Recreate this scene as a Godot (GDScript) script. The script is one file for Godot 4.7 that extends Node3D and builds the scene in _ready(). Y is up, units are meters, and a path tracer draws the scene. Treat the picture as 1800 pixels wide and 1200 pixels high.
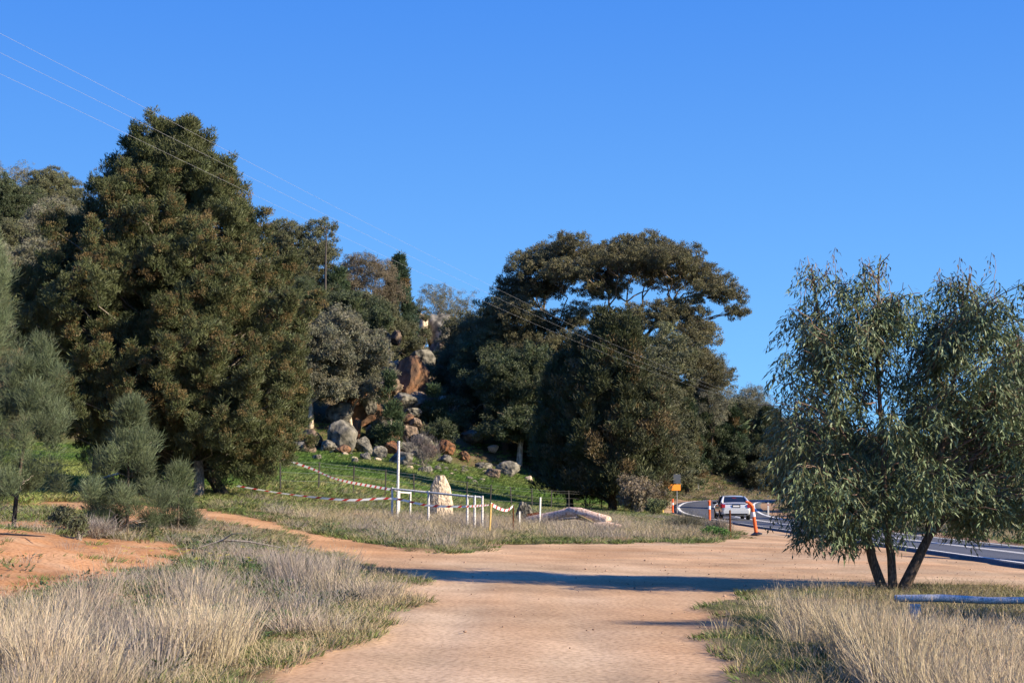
extends Node3D
# A red dirt track beside a rocky, wooded hill; late-afternoon winter sun from the right, behind the viewer.

var used := {}
var tone_noise := FastNoiseLite.new()
var edge_noise := FastNoiseLite.new()
var fine_noise := FastNoiseLite.new()
var M := {}
var clump := {}
var rocks := []
var road_line := PackedVector2Array([Vector2(14.9, 30), Vector2(14.9, -30), Vector2(14.9, -52), Vector2(15.1, -80), Vector2(16.3, -108), Vector2(18.3, -128), Vector2(21.5, -143), Vector2(27, -155), Vector2(36, -163), Vector2(60, -168), Vector2(120, -170)])
var dirt_area := PackedVector2Array([Vector2(-2.3, 12), Vector2(-2.15, -12.3), Vector2(-1.8, -14.3), Vector2(-1.5, -17), Vector2(-1.5, -21), Vector2(-1.9, -24.2), Vector2(-2.9, -27.0), Vector2(-4.1, -30), Vector2(-6, -35), Vector2(-8.1, -36.3), Vector2(-13, -39.5), Vector2(-22, -42), Vector2(-22, -46), Vector2(-14, -44.5), Vector2(-9.3, -41.7), Vector2(-7.65, -40.3), Vector2(-5.8, -37.2), Vector2(-4.1, -34.4), Vector2(-2.6, -32.3), Vector2(-1.3, -30.6), Vector2(-0.35, -34.6), Vector2(1.5, -37.6), Vector2(4.7, -39.0), Vector2(6.7, -43.0), Vector2(8.6, -57), Vector2(10.2, -73), Vector2(11.2, -106), Vector2(14, -130), Vector2(17, -142), Vector2(17, -100), Vector2(14, -40), Vector2(13, -20.5), Vector2(9, -22.3), Vector2(6.5, -23.3), Vector2(3.5, -21.2), Vector2(2.7, -18.3), Vector2(2.3, -15), Vector2(2.15, -12.3), Vector2(2.3, 12)])
var tilt_x := [-30.0, -14.0, -8.5, -4.0, -1.3, 2.0, 6.0, 12.0, 30.0]
var tilt_v := [1.25, 1.1, 1.0, 0.55, 0.35, 0.2, 0.13, -0.06, -0.06]

# ---------------------------------------------------------------- mesh building
class Shape:
	var v := PackedVector3Array()
	var c := PackedColorArray()
	var t := PackedInt32Array()
	func add(p: Vector3, col := Color.WHITE) -> int:
		v.append(p)
		c.append(col)
		return v.size() - 1
	func tri(a: int, b: int, d: int) -> void:      # counter-clockwise seen from outside
		t.append(a); t.append(b); t.append(d)
	func quad(a: int, b: int, d: int, e: int) -> void:
		tri(a, b, d)
		tri(a, d, e)
	func face(a: Vector3, b: Vector3, d: Vector3, e: Vector3, col := Color.WHITE) -> void:
		quad(add(a, col), add(b, col), add(d, col), add(e, col))
	func tube(pts: Array, radii: Array, sides := 8, col := Color.WHITE, caps := true, squash := 1.0) -> void:
		var n := pts.size()
		var dir: Vector3 = (pts[1] - pts[0]).normalized()
		var side := dir.cross(Vector3.UP if absf(dir.y) < 0.9 else Vector3.RIGHT).normalized()
		var first := v.size()
		for i in n:
			if i > 0:
				var to: Vector3 = (pts[mini(i + 1, n - 1)] - pts[i - 1]).normalized()
				side = (side - to * side.dot(to)).normalized()
				dir = to
			var up := dir.cross(side)
			for k in sides:
				var a := TAU * k / sides
				add(pts[i] + (side * cos(a) + up * sin(a) * squash) * radii[i], col)
		for i in n - 1:
			for k in sides:
				var a := first + i * sides + k
				var b := first + i * sides + (k + 1) % sides
				quad(a, b, b + sides, a + sides)
		if caps:
			for end in 2:
				var at := first + (n - 1) * sides * end
				var mid := add(pts[(n - 1) * end], col)
				for k in sides:
					if end:
						tri(mid, at + k, at + (k + 1) % sides)
					else:
						tri(mid, at + (k + 1) % sides, at + k)
	func box(center: Vector3, size: Vector3, bas := Basis(), col := Color.WHITE) -> void:
		var h := size / 2
		var p := []
		for i in 8:
			p.append(center + bas * Vector3(h.x if i & 1 else -h.x, h.y if i & 2 else -h.y, h.z if i & 4 else -h.z))
		for q in [[0, 2, 3, 1], [4, 5, 7, 6], [0, 1, 5, 4], [2, 6, 7, 3], [0, 4, 6, 2], [1, 3, 7, 5]]:
			face(p[q[0]], p[q[1]], p[q[2]], p[q[3]], col)
	func lathe(profile: Array, sides := 14, at := Vector3.ZERO, bas := Basis(), col := Color.WHITE) -> void:   # [radius, height] from low to high
		var first := v.size()
		for p in profile:
			for k in sides:
				var a := TAU * k / sides
				add(at + bas * Vector3(cos(a) * p[0], p[1], -sin(a) * p[0]), col)
		for i in profile.size() - 1:
			for k in sides:
				var a := first + i * sides + k
				var b := first + i * sides + (k + 1) % sides
				quad(a, b, b + sides, a + sides)
	func loft(rings: Array, closed := true, col := Color.WHITE) -> void:
		var first := v.size()
		var m: int = rings[0].size()
		for r in rings:
			for p in r:
				add(p, col)
		for i in rings.size() - 1:
			for k in (m if closed else m - 1):
				var a := first + i * m + k
				var b := first + i * m + (k + 1) % m
				quad(a, b, b + m, a + m)
	func cap(ring: Array, flip := false, col := Color.WHITE) -> void:
		var mid := Vector3.ZERO
		for p in ring:
			mid += p
		var o := add(mid / ring.size(), col)
		var at := v.size()
		for p in ring:
			add(p, col)
		for k in ring.size():
			var a := at + k
			var b := at + (k + 1) % ring.size()
			if flip: tri(o, b, a)
			else: tri(o, a, b)
	func mesh(smooth := false, uvs := false) -> ArrayMesh:
		var arr := []
		arr.resize(Mesh.ARRAY_MAX)
		var idx := PackedInt32Array()
		idx.resize(t.size())
		var pv := v
		var pc := c
		var pn := PackedVector3Array()
		if smooth:
			pn.resize(v.size())
			for i in range(0, t.size(), 3):
				var n := (v[t[i + 1]] - v[t[i]]).cross(v[t[i + 2]] - v[t[i]])
				for k in 3:
					pn[t[i + k]] += n
				idx[i] = t[i]; idx[i + 1] = t[i + 2]; idx[i + 2] = t[i + 1]
			for i in pn.size():
				pn[i] = pn[i].normalized() if pn[i].length_squared() > 1e-20 else Vector3.UP
		else:
			pv = PackedVector3Array()
			pc = PackedColorArray()
			pv.resize(t.size()); pc.resize(t.size()); pn.resize(t.size())
			for i in range(0, t.size(), 3):
				var n := (v[t[i + 1]] - v[t[i]]).cross(v[t[i + 2]] - v[t[i]])
				n = n.normalized() if n.length_squared() > 1e-20 else Vector3.UP
				for k in 3:
					pv[i + k] = v[t[i + k]]; pc[i + k] = c[t[i + k]]; pn[i + k] = n
				idx[i] = i; idx[i + 1] = i + 2; idx[i + 2] = i + 1
		arr[Mesh.ARRAY_VERTEX] = pv
		arr[Mesh.ARRAY_NORMAL] = pn
		arr[Mesh.ARRAY_COLOR] = pc
		arr[Mesh.ARRAY_INDEX] = idx
		if uvs:
			var u1 := PackedVector2Array()
			var u2 := PackedVector2Array()
			for p in pv:
				u1.append(Vector2(p.x, p.z) / 3.7)
				u2.append(Vector2(p.x * 0.8 + p.z * 0.6, p.z * 0.8 - p.x * 0.6) / 23.0)
			arr[Mesh.ARRAY_TEX_UV] = u1
			arr[Mesh.ARRAY_TEX_UV2] = u2
		var m := ArrayMesh.new()
		m.add_surface_from_arrays(Mesh.PRIMITIVE_TRIANGLES, arr)
		return m

# ---------------------------------------------------------------- scene objects
func numbered(called: String) -> String:
	used[called] = used.get(called, -1) + 1
	return called if used[called] == 0 else "%s_%03d" % [called, used[called]]

func tag(o: Node, label := "", category := "", group := "", kind := "") -> Node:
	if label: o.set_meta("label", label)
	if category: o.set_meta("category", category)
	if group: o.set_meta("group", group)
	if kind: o.set_meta("kind", kind)
	return o

func thing(called: String, label: String, category: String, at := Vector3.ZERO, turn := 0.0, group := "") -> Node3D:
	var o := Node3D.new()
	o.name = numbered(called)
	add_child(o)
	o.position = at
	o.rotation.y = turn
	tag(o, label, category, group)
	return o

func part(called: String, m: Mesh, mat: Material, parent: Node = null) -> MeshInstance3D:
	var o := MeshInstance3D.new()
	o.mesh = m
	o.material_override = mat
	if parent:
		o.name = called
		parent.add_child(o, true)
	else:
		o.name = numbered(called)
		add_child(o)
	return o

func many(called: String, m: Mesh, mat: Material, places: Array, tints: Array, parent: Node = null) -> MultiMeshInstance3D:
	var mm := MultiMesh.new()
	mm.transform_format = MultiMesh.TRANSFORM_3D
	mm.use_colors = true
	mm.mesh = m
	mm.instance_count = places.size()
	for i in places.size():
		mm.set_instance_transform(i, places[i])
		mm.set_instance_color(i, tints[i])
	var o := MultiMeshInstance3D.new()
	o.multimesh = mm
	o.material_override = mat
	o.set_meta("kind", "stuff")
	if parent:
		o.name = called
		parent.add_child(o, true)
	else:
		o.name = numbered(called)
		add_child(o)
	return o

# ---------------------------------------------------------------- the lie of the land
func ease_in(t: float) -> float:
	t = clampf(t, 0, 1)
	return t * t * (3 - 2 * t)

func road_distance(x: float, z: float) -> float:
	var best := 1e9
	var p := Vector2(x, z)
	for i in road_line.size() - 1:
		var a := road_line[i]
		var d := road_line[i + 1] - a
		var t := clampf((p - a).dot(d) / d.length_squared(), 0, 1)
		best = minf(best, p.distance_squared_to(a + d * t))
	return sqrt(best)

func past_fence(x: float, z: float) -> float:
	return (x + 9) * -0.907 + (z + 55) * -0.421

func foot_width(x: float, z: float) -> float:
	return clampf(30 - ((x + 9) * 0.421 + (z + 55) * -0.907 - 46) * 0.72, 15, 45)

func land(x: float, z: float) -> float:
	var d := -z
	var g: float = tilt_v[0] if x <= tilt_x[0] else tilt_v[8]
	for i in 8:
		if x > tilt_x[i] and x <= tilt_x[i + 1]:
			g = lerpf(tilt_v[i], tilt_v[i + 1], (x - tilt_x[i]) / (tilt_x[i + 1] - tilt_x[i]))
	var y := 0.036 * clampf(d - 13, 0, 52) * g
	var p := past_fence(x, z)
	if p > 0:
		var w := foot_width(x, z)
		var e := 2.4 * ease_in(p / w)
		if p > w:
			e += 45 * (1 - exp(-(p - w) * 0.42 / 45))
		y += e * ease_in((road_distance(x, z) - 5) / 14)
	y -= 0.05 * clampf(x - 10.5, 0, 9.0) * ease_in((d - 14) / 16) * (1 - ease_in((d - 112) / 30))
	y += 0.5 * exp(-pow((x + 10.5) / 2.5, 2) - pow((z + 24.5) / 4.5, 2))
	return y + 0.55 * ease_in((d - 95) / 60) * ease_in((x - 4) / 8)

func on_land(x: float, z: float, up := 0.0) -> Vector3:
	return Vector3(x, land(x, z) + up, z)

func is_dirt(x: float, z: float) -> bool:
	var s := 0.35 + 0.012 * -z
	var q := Vector2(x + edge_noise.get_noise_2d(x * 6, z * 6) * s, z + edge_noise.get_noise_2d(x * 6 + 900, z * 6) * s * 1.6)
	return Geometry2D.is_point_in_polygon(q, dirt_area)

func red_bank(x: float, z: float) -> float:      # bare red earth of the bank at the left
	var a := clampf(1.0 - Vector2((x + 8.1) / 2.7, (z + 23.5) / 7.0).length(), 0, 1)
	var b := clampf(1.0 - Vector2((x + 10.5) / 2.2, (z + 33) / 5.0).length(), 0, 1)
	return maxf(a, b) * 1.6 + edge_noise.get_noise_2d(x * 9, z * 9) * 0.55 - 0.1

# ---------------------------------------------------------------- materials
func noise_texture(seed_: int, freq: float, dark: Color, light: Color, mid := Color(-1, 0, 0), size := 512, octaves := 5) -> NoiseTexture2D:
	var n := FastNoiseLite.new()
	n.seed = seed_
	n.frequency = freq
	n.fractal_octaves = octaves
	var g := Gradient.new()
	g.offsets = PackedFloat32Array([0.15, 0.5, 0.85])
	g.colors = PackedColorArray([dark, dark.lerp(light, 0.5) if mid.r < 0 else mid, light])
	var t := NoiseTexture2D.new()
	t.width = size
	t.height = size
	t.seamless = true
	t.noise = n
	t.color_ramp = g
	return t

func plain(col: Color, rough := 0.7, metal := 0.0) -> StandardMaterial3D:
	var m := StandardMaterial3D.new()
	m.albedo_color = col.linear_to_srgb()
	m.roughness = rough
	m.metallic = metal
	m.metallic_specular = 0.4
	return m

func wrapped(tex: Texture2D, scale := Vector3.ONE, rough := 0.9, relief := 0.0, relief_tex: Texture2D = null) -> StandardMaterial3D:
	var m := StandardMaterial3D.new()
	m.albedo_texture = tex
	m.uv1_triplanar = true
	m.uv1_scale = scale
	m.roughness = rough
	m.metallic_specular = 0.25
	m.vertex_color_use_as_albedo = true
	if relief > 0:
		m.heightmap_enabled = true
		m.heightmap_texture = relief_tex if relief_tex else tex
		m.heightmap_scale = relief
	return m

func leafy(through := 0.5, rough := 0.55) -> StandardMaterial3D:
	var m := StandardMaterial3D.new()
	m.vertex_color_use_as_albedo = true
	m.roughness = rough
	m.metallic_specular = 0.35
	m.backlight_enabled = true
	m.backlight = Color(through, through, through)
	return m

func make_materials() -> void:
	var grain := noise_texture(5, 0.04, Color(0.8, 0.79, 0.78), Color(1, 1, 1), Color(0.94, 0.935, 0.93), 1024, 6)
	var blotch := noise_texture(6, 0.012, Color(0.84, 0.82, 0.8), Color(1, 1, 1))
	var bumps := noise_texture(7, 0.05, Color.BLACK, Color.WHITE, Color(-1, 0, 0), 1024, 6)
	var soil := StandardMaterial3D.new()
	soil.vertex_color_use_as_albedo = true
	soil.albedo_texture = grain
	soil.detail_enabled = true
	soil.detail_albedo = blotch
	soil.detail_blend_mode = BaseMaterial3D.BLEND_MODE_MUL
	soil.detail_uv_layer = BaseMaterial3D.DETAIL_UV_2
	soil.roughness = 0.95
	soil.metallic_specular = 0.15
	soil.heightmap_enabled = true
	soil.heightmap_texture = bumps
	soil.heightmap_scale = 0.16
	M.soil = soil
	var tar := StandardMaterial3D.new()
	tar.albedo_texture = noise_texture(8, 0.06, Color(0.23, 0.24, 0.26), Color(0.35, 0.36, 0.39))
	tar.vertex_color_use_as_albedo = true
	tar.uv1_triplanar = true
	tar.uv1_world_triplanar = true
	tar.uv1_scale = Vector3.ONE * 0.4
	tar.roughness = 0.8
	M.tar = tar
	M.line = wrapped(noise_texture(9, 0.05, Color(0.78, 0.78, 0.76), Color(0.95, 0.95, 0.94)), Vector3.ONE, 0.7)
	M.leaf = leafy(0.5, 0.5)
	M.grass = leafy(0.55, 0.7)
	M.bark = wrapped(noise_texture(11, 0.02, Color(0.2, 0.17, 0.14), Color(0.46, 0.42, 0.37)), Vector3(1.5, 0.4, 1.5), 0.9, 2.0)
	M.pale_bark = wrapped(noise_texture(12, 0.012, Color(0.42, 0.36, 0.3), Color(0.84, 0.78, 0.7), Color(0.74, 0.68, 0.6)), Vector3(0.5, 0.25, 0.5), 0.75, 0.6)
	M.grey_wood = wrapped(noise_texture(13, 0.02, Color(0.36, 0.33, 0.3), Color(0.68, 0.65, 0.61)), Vector3(2, 0.5, 2), 0.9, 1.5)
	var crust := noise_texture(14, 0.02, Color.BLACK, Color.WHITE)
	M.granite = wrapped(noise_texture(15, 0.014, Color(0.17, 0.17, 0.155), Color(0.58, 0.56, 0.51), Color(0.38, 0.37, 0.335), 512, 6), Vector3.ONE * 0.45, 0.92, 8.0, crust)
	M.pink_rock = wrapped(noise_texture(16, 0.014, Color(0.2, 0.18, 0.16), Color(0.6, 0.52, 0.45), Color(0.41, 0.36, 0.31), 512, 6), Vector3.ONE * 0.45, 0.92, 8.0, crust)
	M.rust_rock = wrapped(noise_texture(17, 0.016, Color(0.26, 0.2, 0.16), Color(0.66, 0.42, 0.26), Color(0.42, 0.32, 0.25), 512, 6), Vector3.ONE * 0.45, 0.92, 8.0, crust)
	M.brown_rock = wrapped(noise_texture(18, 0.014, Color(0.25, 0.2, 0.17), Color(0.62, 0.45, 0.33), Color(0.4, 0.32, 0.26), 512, 6), Vector3.ONE * 0.35, 0.92, 12.0, crust)
	M.stone = wrapped(noise_texture(19, 0.014, Color(0.5, 0.44, 0.37), Color(0.86, 0.79, 0.69), Color(0.77, 0.7, 0.61), 512, 6), Vector3(0.9, 0.6, 0.9), 0.9, 4.0, crust)
	M.white_paint = wrapped(noise_texture(20, 0.02, Color(0.5, 0.47, 0.43), Color(0.86, 0.86, 0.85), Color(0.82, 0.82, 0.81)), Vector3.ONE * 2, 0.5)
	M.old_white = wrapped(noise_texture(21, 0.02, Color(0.5, 0.49, 0.48), Color(0.86, 0.85, 0.83), Color(0.76, 0.75, 0.73)), Vector3(3, 3, 3), 0.6, 0.5)
	M.black_steel = plain(Color(0.025, 0.024, 0.022), 0.7)
	M.wire = plain(Color(0.3, 0.3, 0.29), 0.5, 0.6)
	M.cable = plain(Color(0.4, 0.41, 0.42), 0.5, 0.3)
	M.rust = wrapped(noise_texture(22, 0.04, Color(0.2, 0.1, 0.06), Color(0.42, 0.25, 0.15)), Vector3.ONE * 4, 0.9)
	M.orange = plain(Color(0.78, 0.13, 0.03), 0.45)
	M.band = plain(Color(0.8, 0.8, 0.8), 0.35)
	M.tape = leafy(0.9, 0.4)
	M.timber = wrapped(noise_texture(23, 0.03, Color(0.56, 0.46, 0.28), Color(0.8, 0.7, 0.46)), Vector3(4, 0.6, 4), 0.8)
	M.yellow = plain(Color(0.6, 0.45, 0.08), 0.6)
	M.sign_orange = plain(Color(0.75, 0.24, 0.02), 0.5)
	M.sign_back = plain(Color(0.06, 0.07, 0.09), 0.5, 0.3)
	M.steel = plain(Color(0.4, 0.4, 0.4), 0.4, 0.8)
	var paint := plain(Color(0.62, 0.63, 0.62), 0.32, 0.25)
	paint.clearcoat_enabled = true
	paint.clearcoat = 0.8
	paint.clearcoat_roughness = 0.08
	M.paint = paint
	M.glass = plain(Color(0.012, 0.014, 0.018), 0.06)
	M.tyre = plain(Color(0.02, 0.02, 0.02), 0.85)
	M.rim = plain(Color(0.35, 0.35, 0.36), 0.3, 0.8)
	M.lamp_red = plain(Color(0.38, 0.02, 0.03), 0.15)
	M.trim = plain(Color(0.02, 0.02, 0.022), 0.5)
	M.plate = plain(Color(0.75, 0.75, 0.72), 0.4)

# ---------------------------------------------------------------- leaves, blades, rocks to copy
func lens_leaf(s: Shape, at: Vector3, along: Vector3, side: Vector3, length: float, width: float, col: Color) -> void:
	var n := along.cross(side).normalized() * width * 0.25
	var mid := at + along * length * 0.45
	var a := s.add(at, col)
	var b := s.add(mid + side * width / 2 + n, col)
	var e := s.add(at + along * length - n, col)
	var f := s.add(mid - side * width / 2 + n, col)
	s.tri(a, b, e)
	s.tri(a, e, f)

func gum_clump(r: RandomNumberGenerator, n: int, size: float, droop: float) -> ArrayMesh:
	var s := Shape.new()
	for i in n:
		var p := Vector3(r.randf_range(-1, 1), r.randf_range(-1, 1), r.randf_range(-1, 1))
		p = p.normalized() * 0.5 * pow(r.randf(), 0.45)
		p.y *= 0.75
		var along := (Vector3(r.randf_range(-1, 1), r.randf_range(-1, 1), r.randf_range(-1, 1)) + Vector3.DOWN * droop).normalized()
		var side := along.cross(Vector3(r.randf_range(-1, 1), r.randf_range(-0.4, 0.4), r.randf_range(-1, 1))).normalized()
		var k := r.randf_range(0.75, 1.25)
		lens_leaf(s, p, along, side, size * r.randf_range(0.7, 1.3), size * 0.3, Color(k * r.randf_range(0.92, 1.1), k, k * r.randf_range(0.85, 1.1)))
	return s.mesh()

func sprig_clump(r: RandomNumberGenerator, n: int, spread: float, length: float, width: float) -> ArrayMesh:   # upright, much divided twigs of a cypress
	var s := Shape.new()
	for i in n:
		var a := r.randf() * TAU
		var rad := spread * sqrt(r.randf())
		var p := Vector3(cos(a) * rad, r.randf_range(-0.45, 0.25), sin(a) * rad)
		var along := (Vector3(cos(a), 0, sin(a)) * r.randf_range(0.1, 1.0) + Vector3(r.randf_range(-0.3, 0.3), r.randf_range(0.2, 1.2), r.randf_range(-0.3, 0.3))).normalized()
		var side := along.cross(Vector3(r.randf_range(-1, 1), r.randf_range(-1, 1), r.randf_range(-1, 1))).normalized()
		var k := r.randf_range(0.7, 1.3)
		lens_leaf(s, p, along, side, length * r.randf_range(0.6, 1.3), width, Color(k, k * r.randf_range(0.95, 1.05), k))
	return s.mesh()

func strand(r: RandomNumberGenerator, n: int) -> ArrayMesh:    # a hanging twig of long narrow leaves, one metre down from the origin
	var s := Shape.new()
	var sway := Vector3(r.randf_range(-0.25, 0.25), 0, r.randf_range(-0.25, 0.25))
	s.tube([Vector3.ZERO, Vector3(0, -0.5, 0) + sway * 0.4, Vector3(0, -0.95, 0) + sway], [0.006, 0.004, 0.002], 3, Color(0.9, 0.6, 0.5), false)
	for i in n:
		var t := (i + r.randf()) / n
		var a := r.randf() * TAU
		var p := Vector3(0, -0.95 * t, 0) + sway * t + Vector3(cos(a), 0, sin(a)) * 0.11 * r.randf()
		var out := Vector3(cos(a), 0, sin(a))
		var along := (Vector3.DOWN * r.randf_range(0.8, 1.6) + out * r.randf_range(0.0, 0.9)).normalized()
		var side := along.cross(Vector3(r.randf_range(-1, 1), 0.1, r.randf_range(-1, 1))).normalized()
		var length := r.randf_range(0.13, 0.23)
		var k := r.randf_range(0.7, 1.35)
		var col := Color(k * r.randf_range(0.9, 1.15), k, k * r.randf_range(0.85, 1.15))
		if r.randf() < 0.05:
			col = Color(2.2, 1.0, 0.7)
		var bend := out * 0.02 + Vector3(r.randf_range(-0.02, 0.02), 0, r.randf_range(-0.02, 0.02))
		var w := r.randf_range(0.024, 0.036)
		var m1 := p + along * length * 0.35 + bend
		var q := [s.add(p, col), s.add(m1 + side * w / 2, col), s.add(m1 - side * w / 2, col), s.add(p + along * length, col)]
		s.tri(q[0], q[1], q[2])
		s.tri(q[1], q[3], q[2])
	return s.mesh()

func tuft(r: RandomNumberGenerator, n: int, spread: float, lean: float, width: float, heads: float, low := 0.45) -> ArrayMesh:   # one unit high
	var s := Shape.new()
	for i in n:
		var a := r.randf() * TAU
		var out := Vector3(cos(a), 0, sin(a))
		var rad := spread * sqrt(r.randf())
		var base := out * rad
		var h := r.randf_range(low, 1.0)
		var l := lean * r.randf_range(0.2, 1.0) * (0.4 + rad / maxf(spread, 0.01))
		var b := r.randf() * TAU
		var way := (out + Vector3(cos(b), 0, sin(b)) * 0.7).normalized() * l * h
		var side := Vector3(cos(b + 0.7), 0, sin(b + 0.7)) * width / 2
		var k := r.randf_range(0.72, 1.28)
		var col := Color(k * r.randf_range(0.95, 1.08), k, k * r.randf_range(0.85, 1.1))
		var mid := base + Vector3(0, h * 0.55, 0) + way * 0.35
		var tip := base + Vector3(0, h, 0) + way
		var q := [s.add(base - side, col), s.add(base + side, col), s.add(mid - side * 0.8, col), s.add(mid + side * 0.8, col), s.add(tip, col)]
		s.quad(q[0], q[1], q[3], q[2])
		s.tri(q[2], q[3], q[4])
		if r.randf() < heads:
			var e := Color(k * 1.15, k * 1.05, k * 0.95)
			lens_leaf(s, tip - Vector3(0, 0.03, 0), (Vector3.UP + way).normalized(), side.normalized(), 0.1, width * 1.5, e)
	return s.mesh()

func herb(r: RandomNumberGenerator, n: int) -> ArrayMesh:      # low broad-leaved weed
	var s := Shape.new()
	for i in n:
		var a := r.randf() * TAU
		var out := Vector3(cos(a), 0, sin(a))
		var p := out * 0.5 * sqrt(r.randf()) + Vector3(0, r.randf() * 0.45, 0)
		var along := (out + Vector3(r.randf_range(-0.6, 0.6), r.randf_range(-0.1, 0.9), r.randf_range(-0.6, 0.6))).normalized()
		var k := r.randf_range(0.7, 1.3)
		lens_leaf(s, p, along, along.cross(Vector3.UP).normalized(), r.randf_range(0.14, 0.3), 0.11, Color(k, k, k * 0.9))
	return s.mesh()

func make_rock(seed_: int, cuts: int, detail := 3) -> ArrayMesh:
	var r := RandomNumberGenerator.new()
	r.seed = seed_
	var n := FastNoiseLite.new()
	n.seed = seed_
	n.frequency = 0.7
	n.fractal_octaves = 4
	var s := Shape.new()
	var gold := (1 + sqrt(5.0)) / 2
	for p in [Vector3(-1, gold, 0), Vector3(1, gold, 0), Vector3(-1, -gold, 0), Vector3(1, -gold, 0), Vector3(0, -1, gold), Vector3(0, 1, gold), Vector3(0, -1, -gold), Vector3(0, 1, -gold), Vector3(gold, 0, -1), Vector3(gold, 0, 1), Vector3(-gold, 0, -1), Vector3(-gold, 0, 1)]:
		s.add(p.normalized())
	s.t = PackedInt32Array([0, 11, 5, 0, 5, 1, 0, 1, 7, 0, 7, 10, 0, 10, 11, 1, 5, 9, 5, 11, 4, 11, 10, 2, 10, 7, 6, 7, 1, 8, 3, 9, 4, 3, 4, 2, 3, 2, 6, 3, 6, 8, 3, 8, 9, 4, 9, 5, 2, 4, 11, 6, 2, 10, 8, 6, 7, 9, 8, 1])
	for step in detail:
		var old := s.t
		var mids := {}
		s.t = PackedInt32Array()
		for i in range(0, old.size(), 3):
			var m := []
			for k in 3:
				var a := mini(old[i + k], old[i + (k + 1) % 3])
				var b := maxi(old[i + k], old[i + (k + 1) % 3])
				var key := a * 100000 + b
				if not mids.has(key):
					mids[key] = s.add((s.v[a] + s.v[b]).normalized())
				m.append(mids[key])
			s.tri(old[i], m[0], m[2]); s.tri(old[i + 1], m[1], m[0]); s.tri(old[i + 2], m[2], m[1]); s.tri(m[0], m[1], m[2])
	var planes := []
	for i in cuts:
		planes.append([Vector3(r.randf_range(-1, 1), r.randf_range(-0.5, 1), r.randf_range(-1, 1)).normalized(), r.randf_range(0.5, 0.85)])
	for i in s.v.size():
		var p := s.v[i]
		var q := p * (0.95 + 0.28 * n.get_noise_3dv(p * 1.3))
		for pl in planes:
			var over: float = q.dot(pl[0]) - pl[1]
			if over > 0:
				q -= pl[0] * over * 0.88
		q *= 1 + 0.1 * n.get_noise_3dv(p * 5 + Vector3(7, 3, 1))
		s.v[i] = q * 0.56
		var k := 1.0 + 0.35 * n.get_noise_3dv(p * 2.2 + Vector3(20, 0, 0))
		s.c[i] = Color(k, k, k)
	return s.mesh(true)

func make_clumps() -> void:
	var r := RandomNumberGenerator.new()
	r.seed = 11
	clump.gum = gum_clump(r, 46, 0.3, 0.6)
	clump.airy = gum_clump(r, 26, 0.26, 0.8)
	clump.sprig = sprig_clump(r, 44, 0.42, 0.42, 0.085)
	clump.cone_sprig = sprig_clump(r, 40, 0.42, 0.3, 0.1)
	clump.feather = sprig_clump(r, 54, 0.36, 0.5, 0.024)
	clump.strand = strand(r, 20)
	clump.strand2 = strand(r, 26)
	clump.twigs = sprig_clump(r, 26, 0.3, 0.8, 0.03)
	clump.tussock = tuft(r, 90, 0.3, 0.5, 0.0085, 0.15, 0.3)
	clump.stems = tuft(r, 40, 0.42, 0.7, 0.011, 0.35, 0.25)
	clump.turf = tuft(r, 40, 0.7, 0.7, 0.05, 0.0, 0.4)
	clump.herb = herb(r, 34)
	for i in 8:
		rocks.append(make_rock(100 + i, 4 + i % 4 * 2))
	clump.pebble = make_rock(300, 4, 1)

# ---------------------------------------------------------------- trees
func fill(places: Array, tints: Array, r: RandomNumberGenerator, center: Vector3, radius: Vector3, n: int, size: float, col: Color, upright := 0.35, hollow := 0.4) -> void:
	for i in n:
		var p := Vector3(r.randfn(), r.randfn(), r.randfn()).normalized() * pow(r.randf(), hollow)
		var b := Basis.from_euler(Vector3(r.randf_range(-upright, upright), r.randf() * TAU, r.randf_range(-upright, upright)))
		places.append(Transform3D(b.scaled(Vector3.ONE * size * r.randf_range(0.7, 1.3)), center + p * radius))
		var k := 1.4 * r.randf_range(0.82, 1.18)
		tints.append(Color(col.r * k * r.randf_range(0.93, 1.07), col.g * k, col.b * k * r.randf_range(0.9, 1.1)))

func limb(s: Shape, r: RandomNumberGenerator, from: Vector3, to: Vector3, thick: float, thin: float, sag := 0.0, sides := 6) -> Array:
	var pts := []
	var rad := []
	var n := 6
	var wob := from.distance_to(to) * 0.07
	for i in n + 1:
		var t := float(i) / n
		var p := from.lerp(to, t) + Vector3(0, sag * sin(t * PI), 0)
		if i > 0 and i < n:
			p += Vector3(r.randf_range(-wob, wob), r.randf_range(-wob, wob) * 0.5, r.randf_range(-wob, wob))
		pts.append(p)
		rad.append(lerpf(thick, thin, t))
	s.tube(pts, rad, sides, Color.WHITE, false)
	return pts

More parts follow.
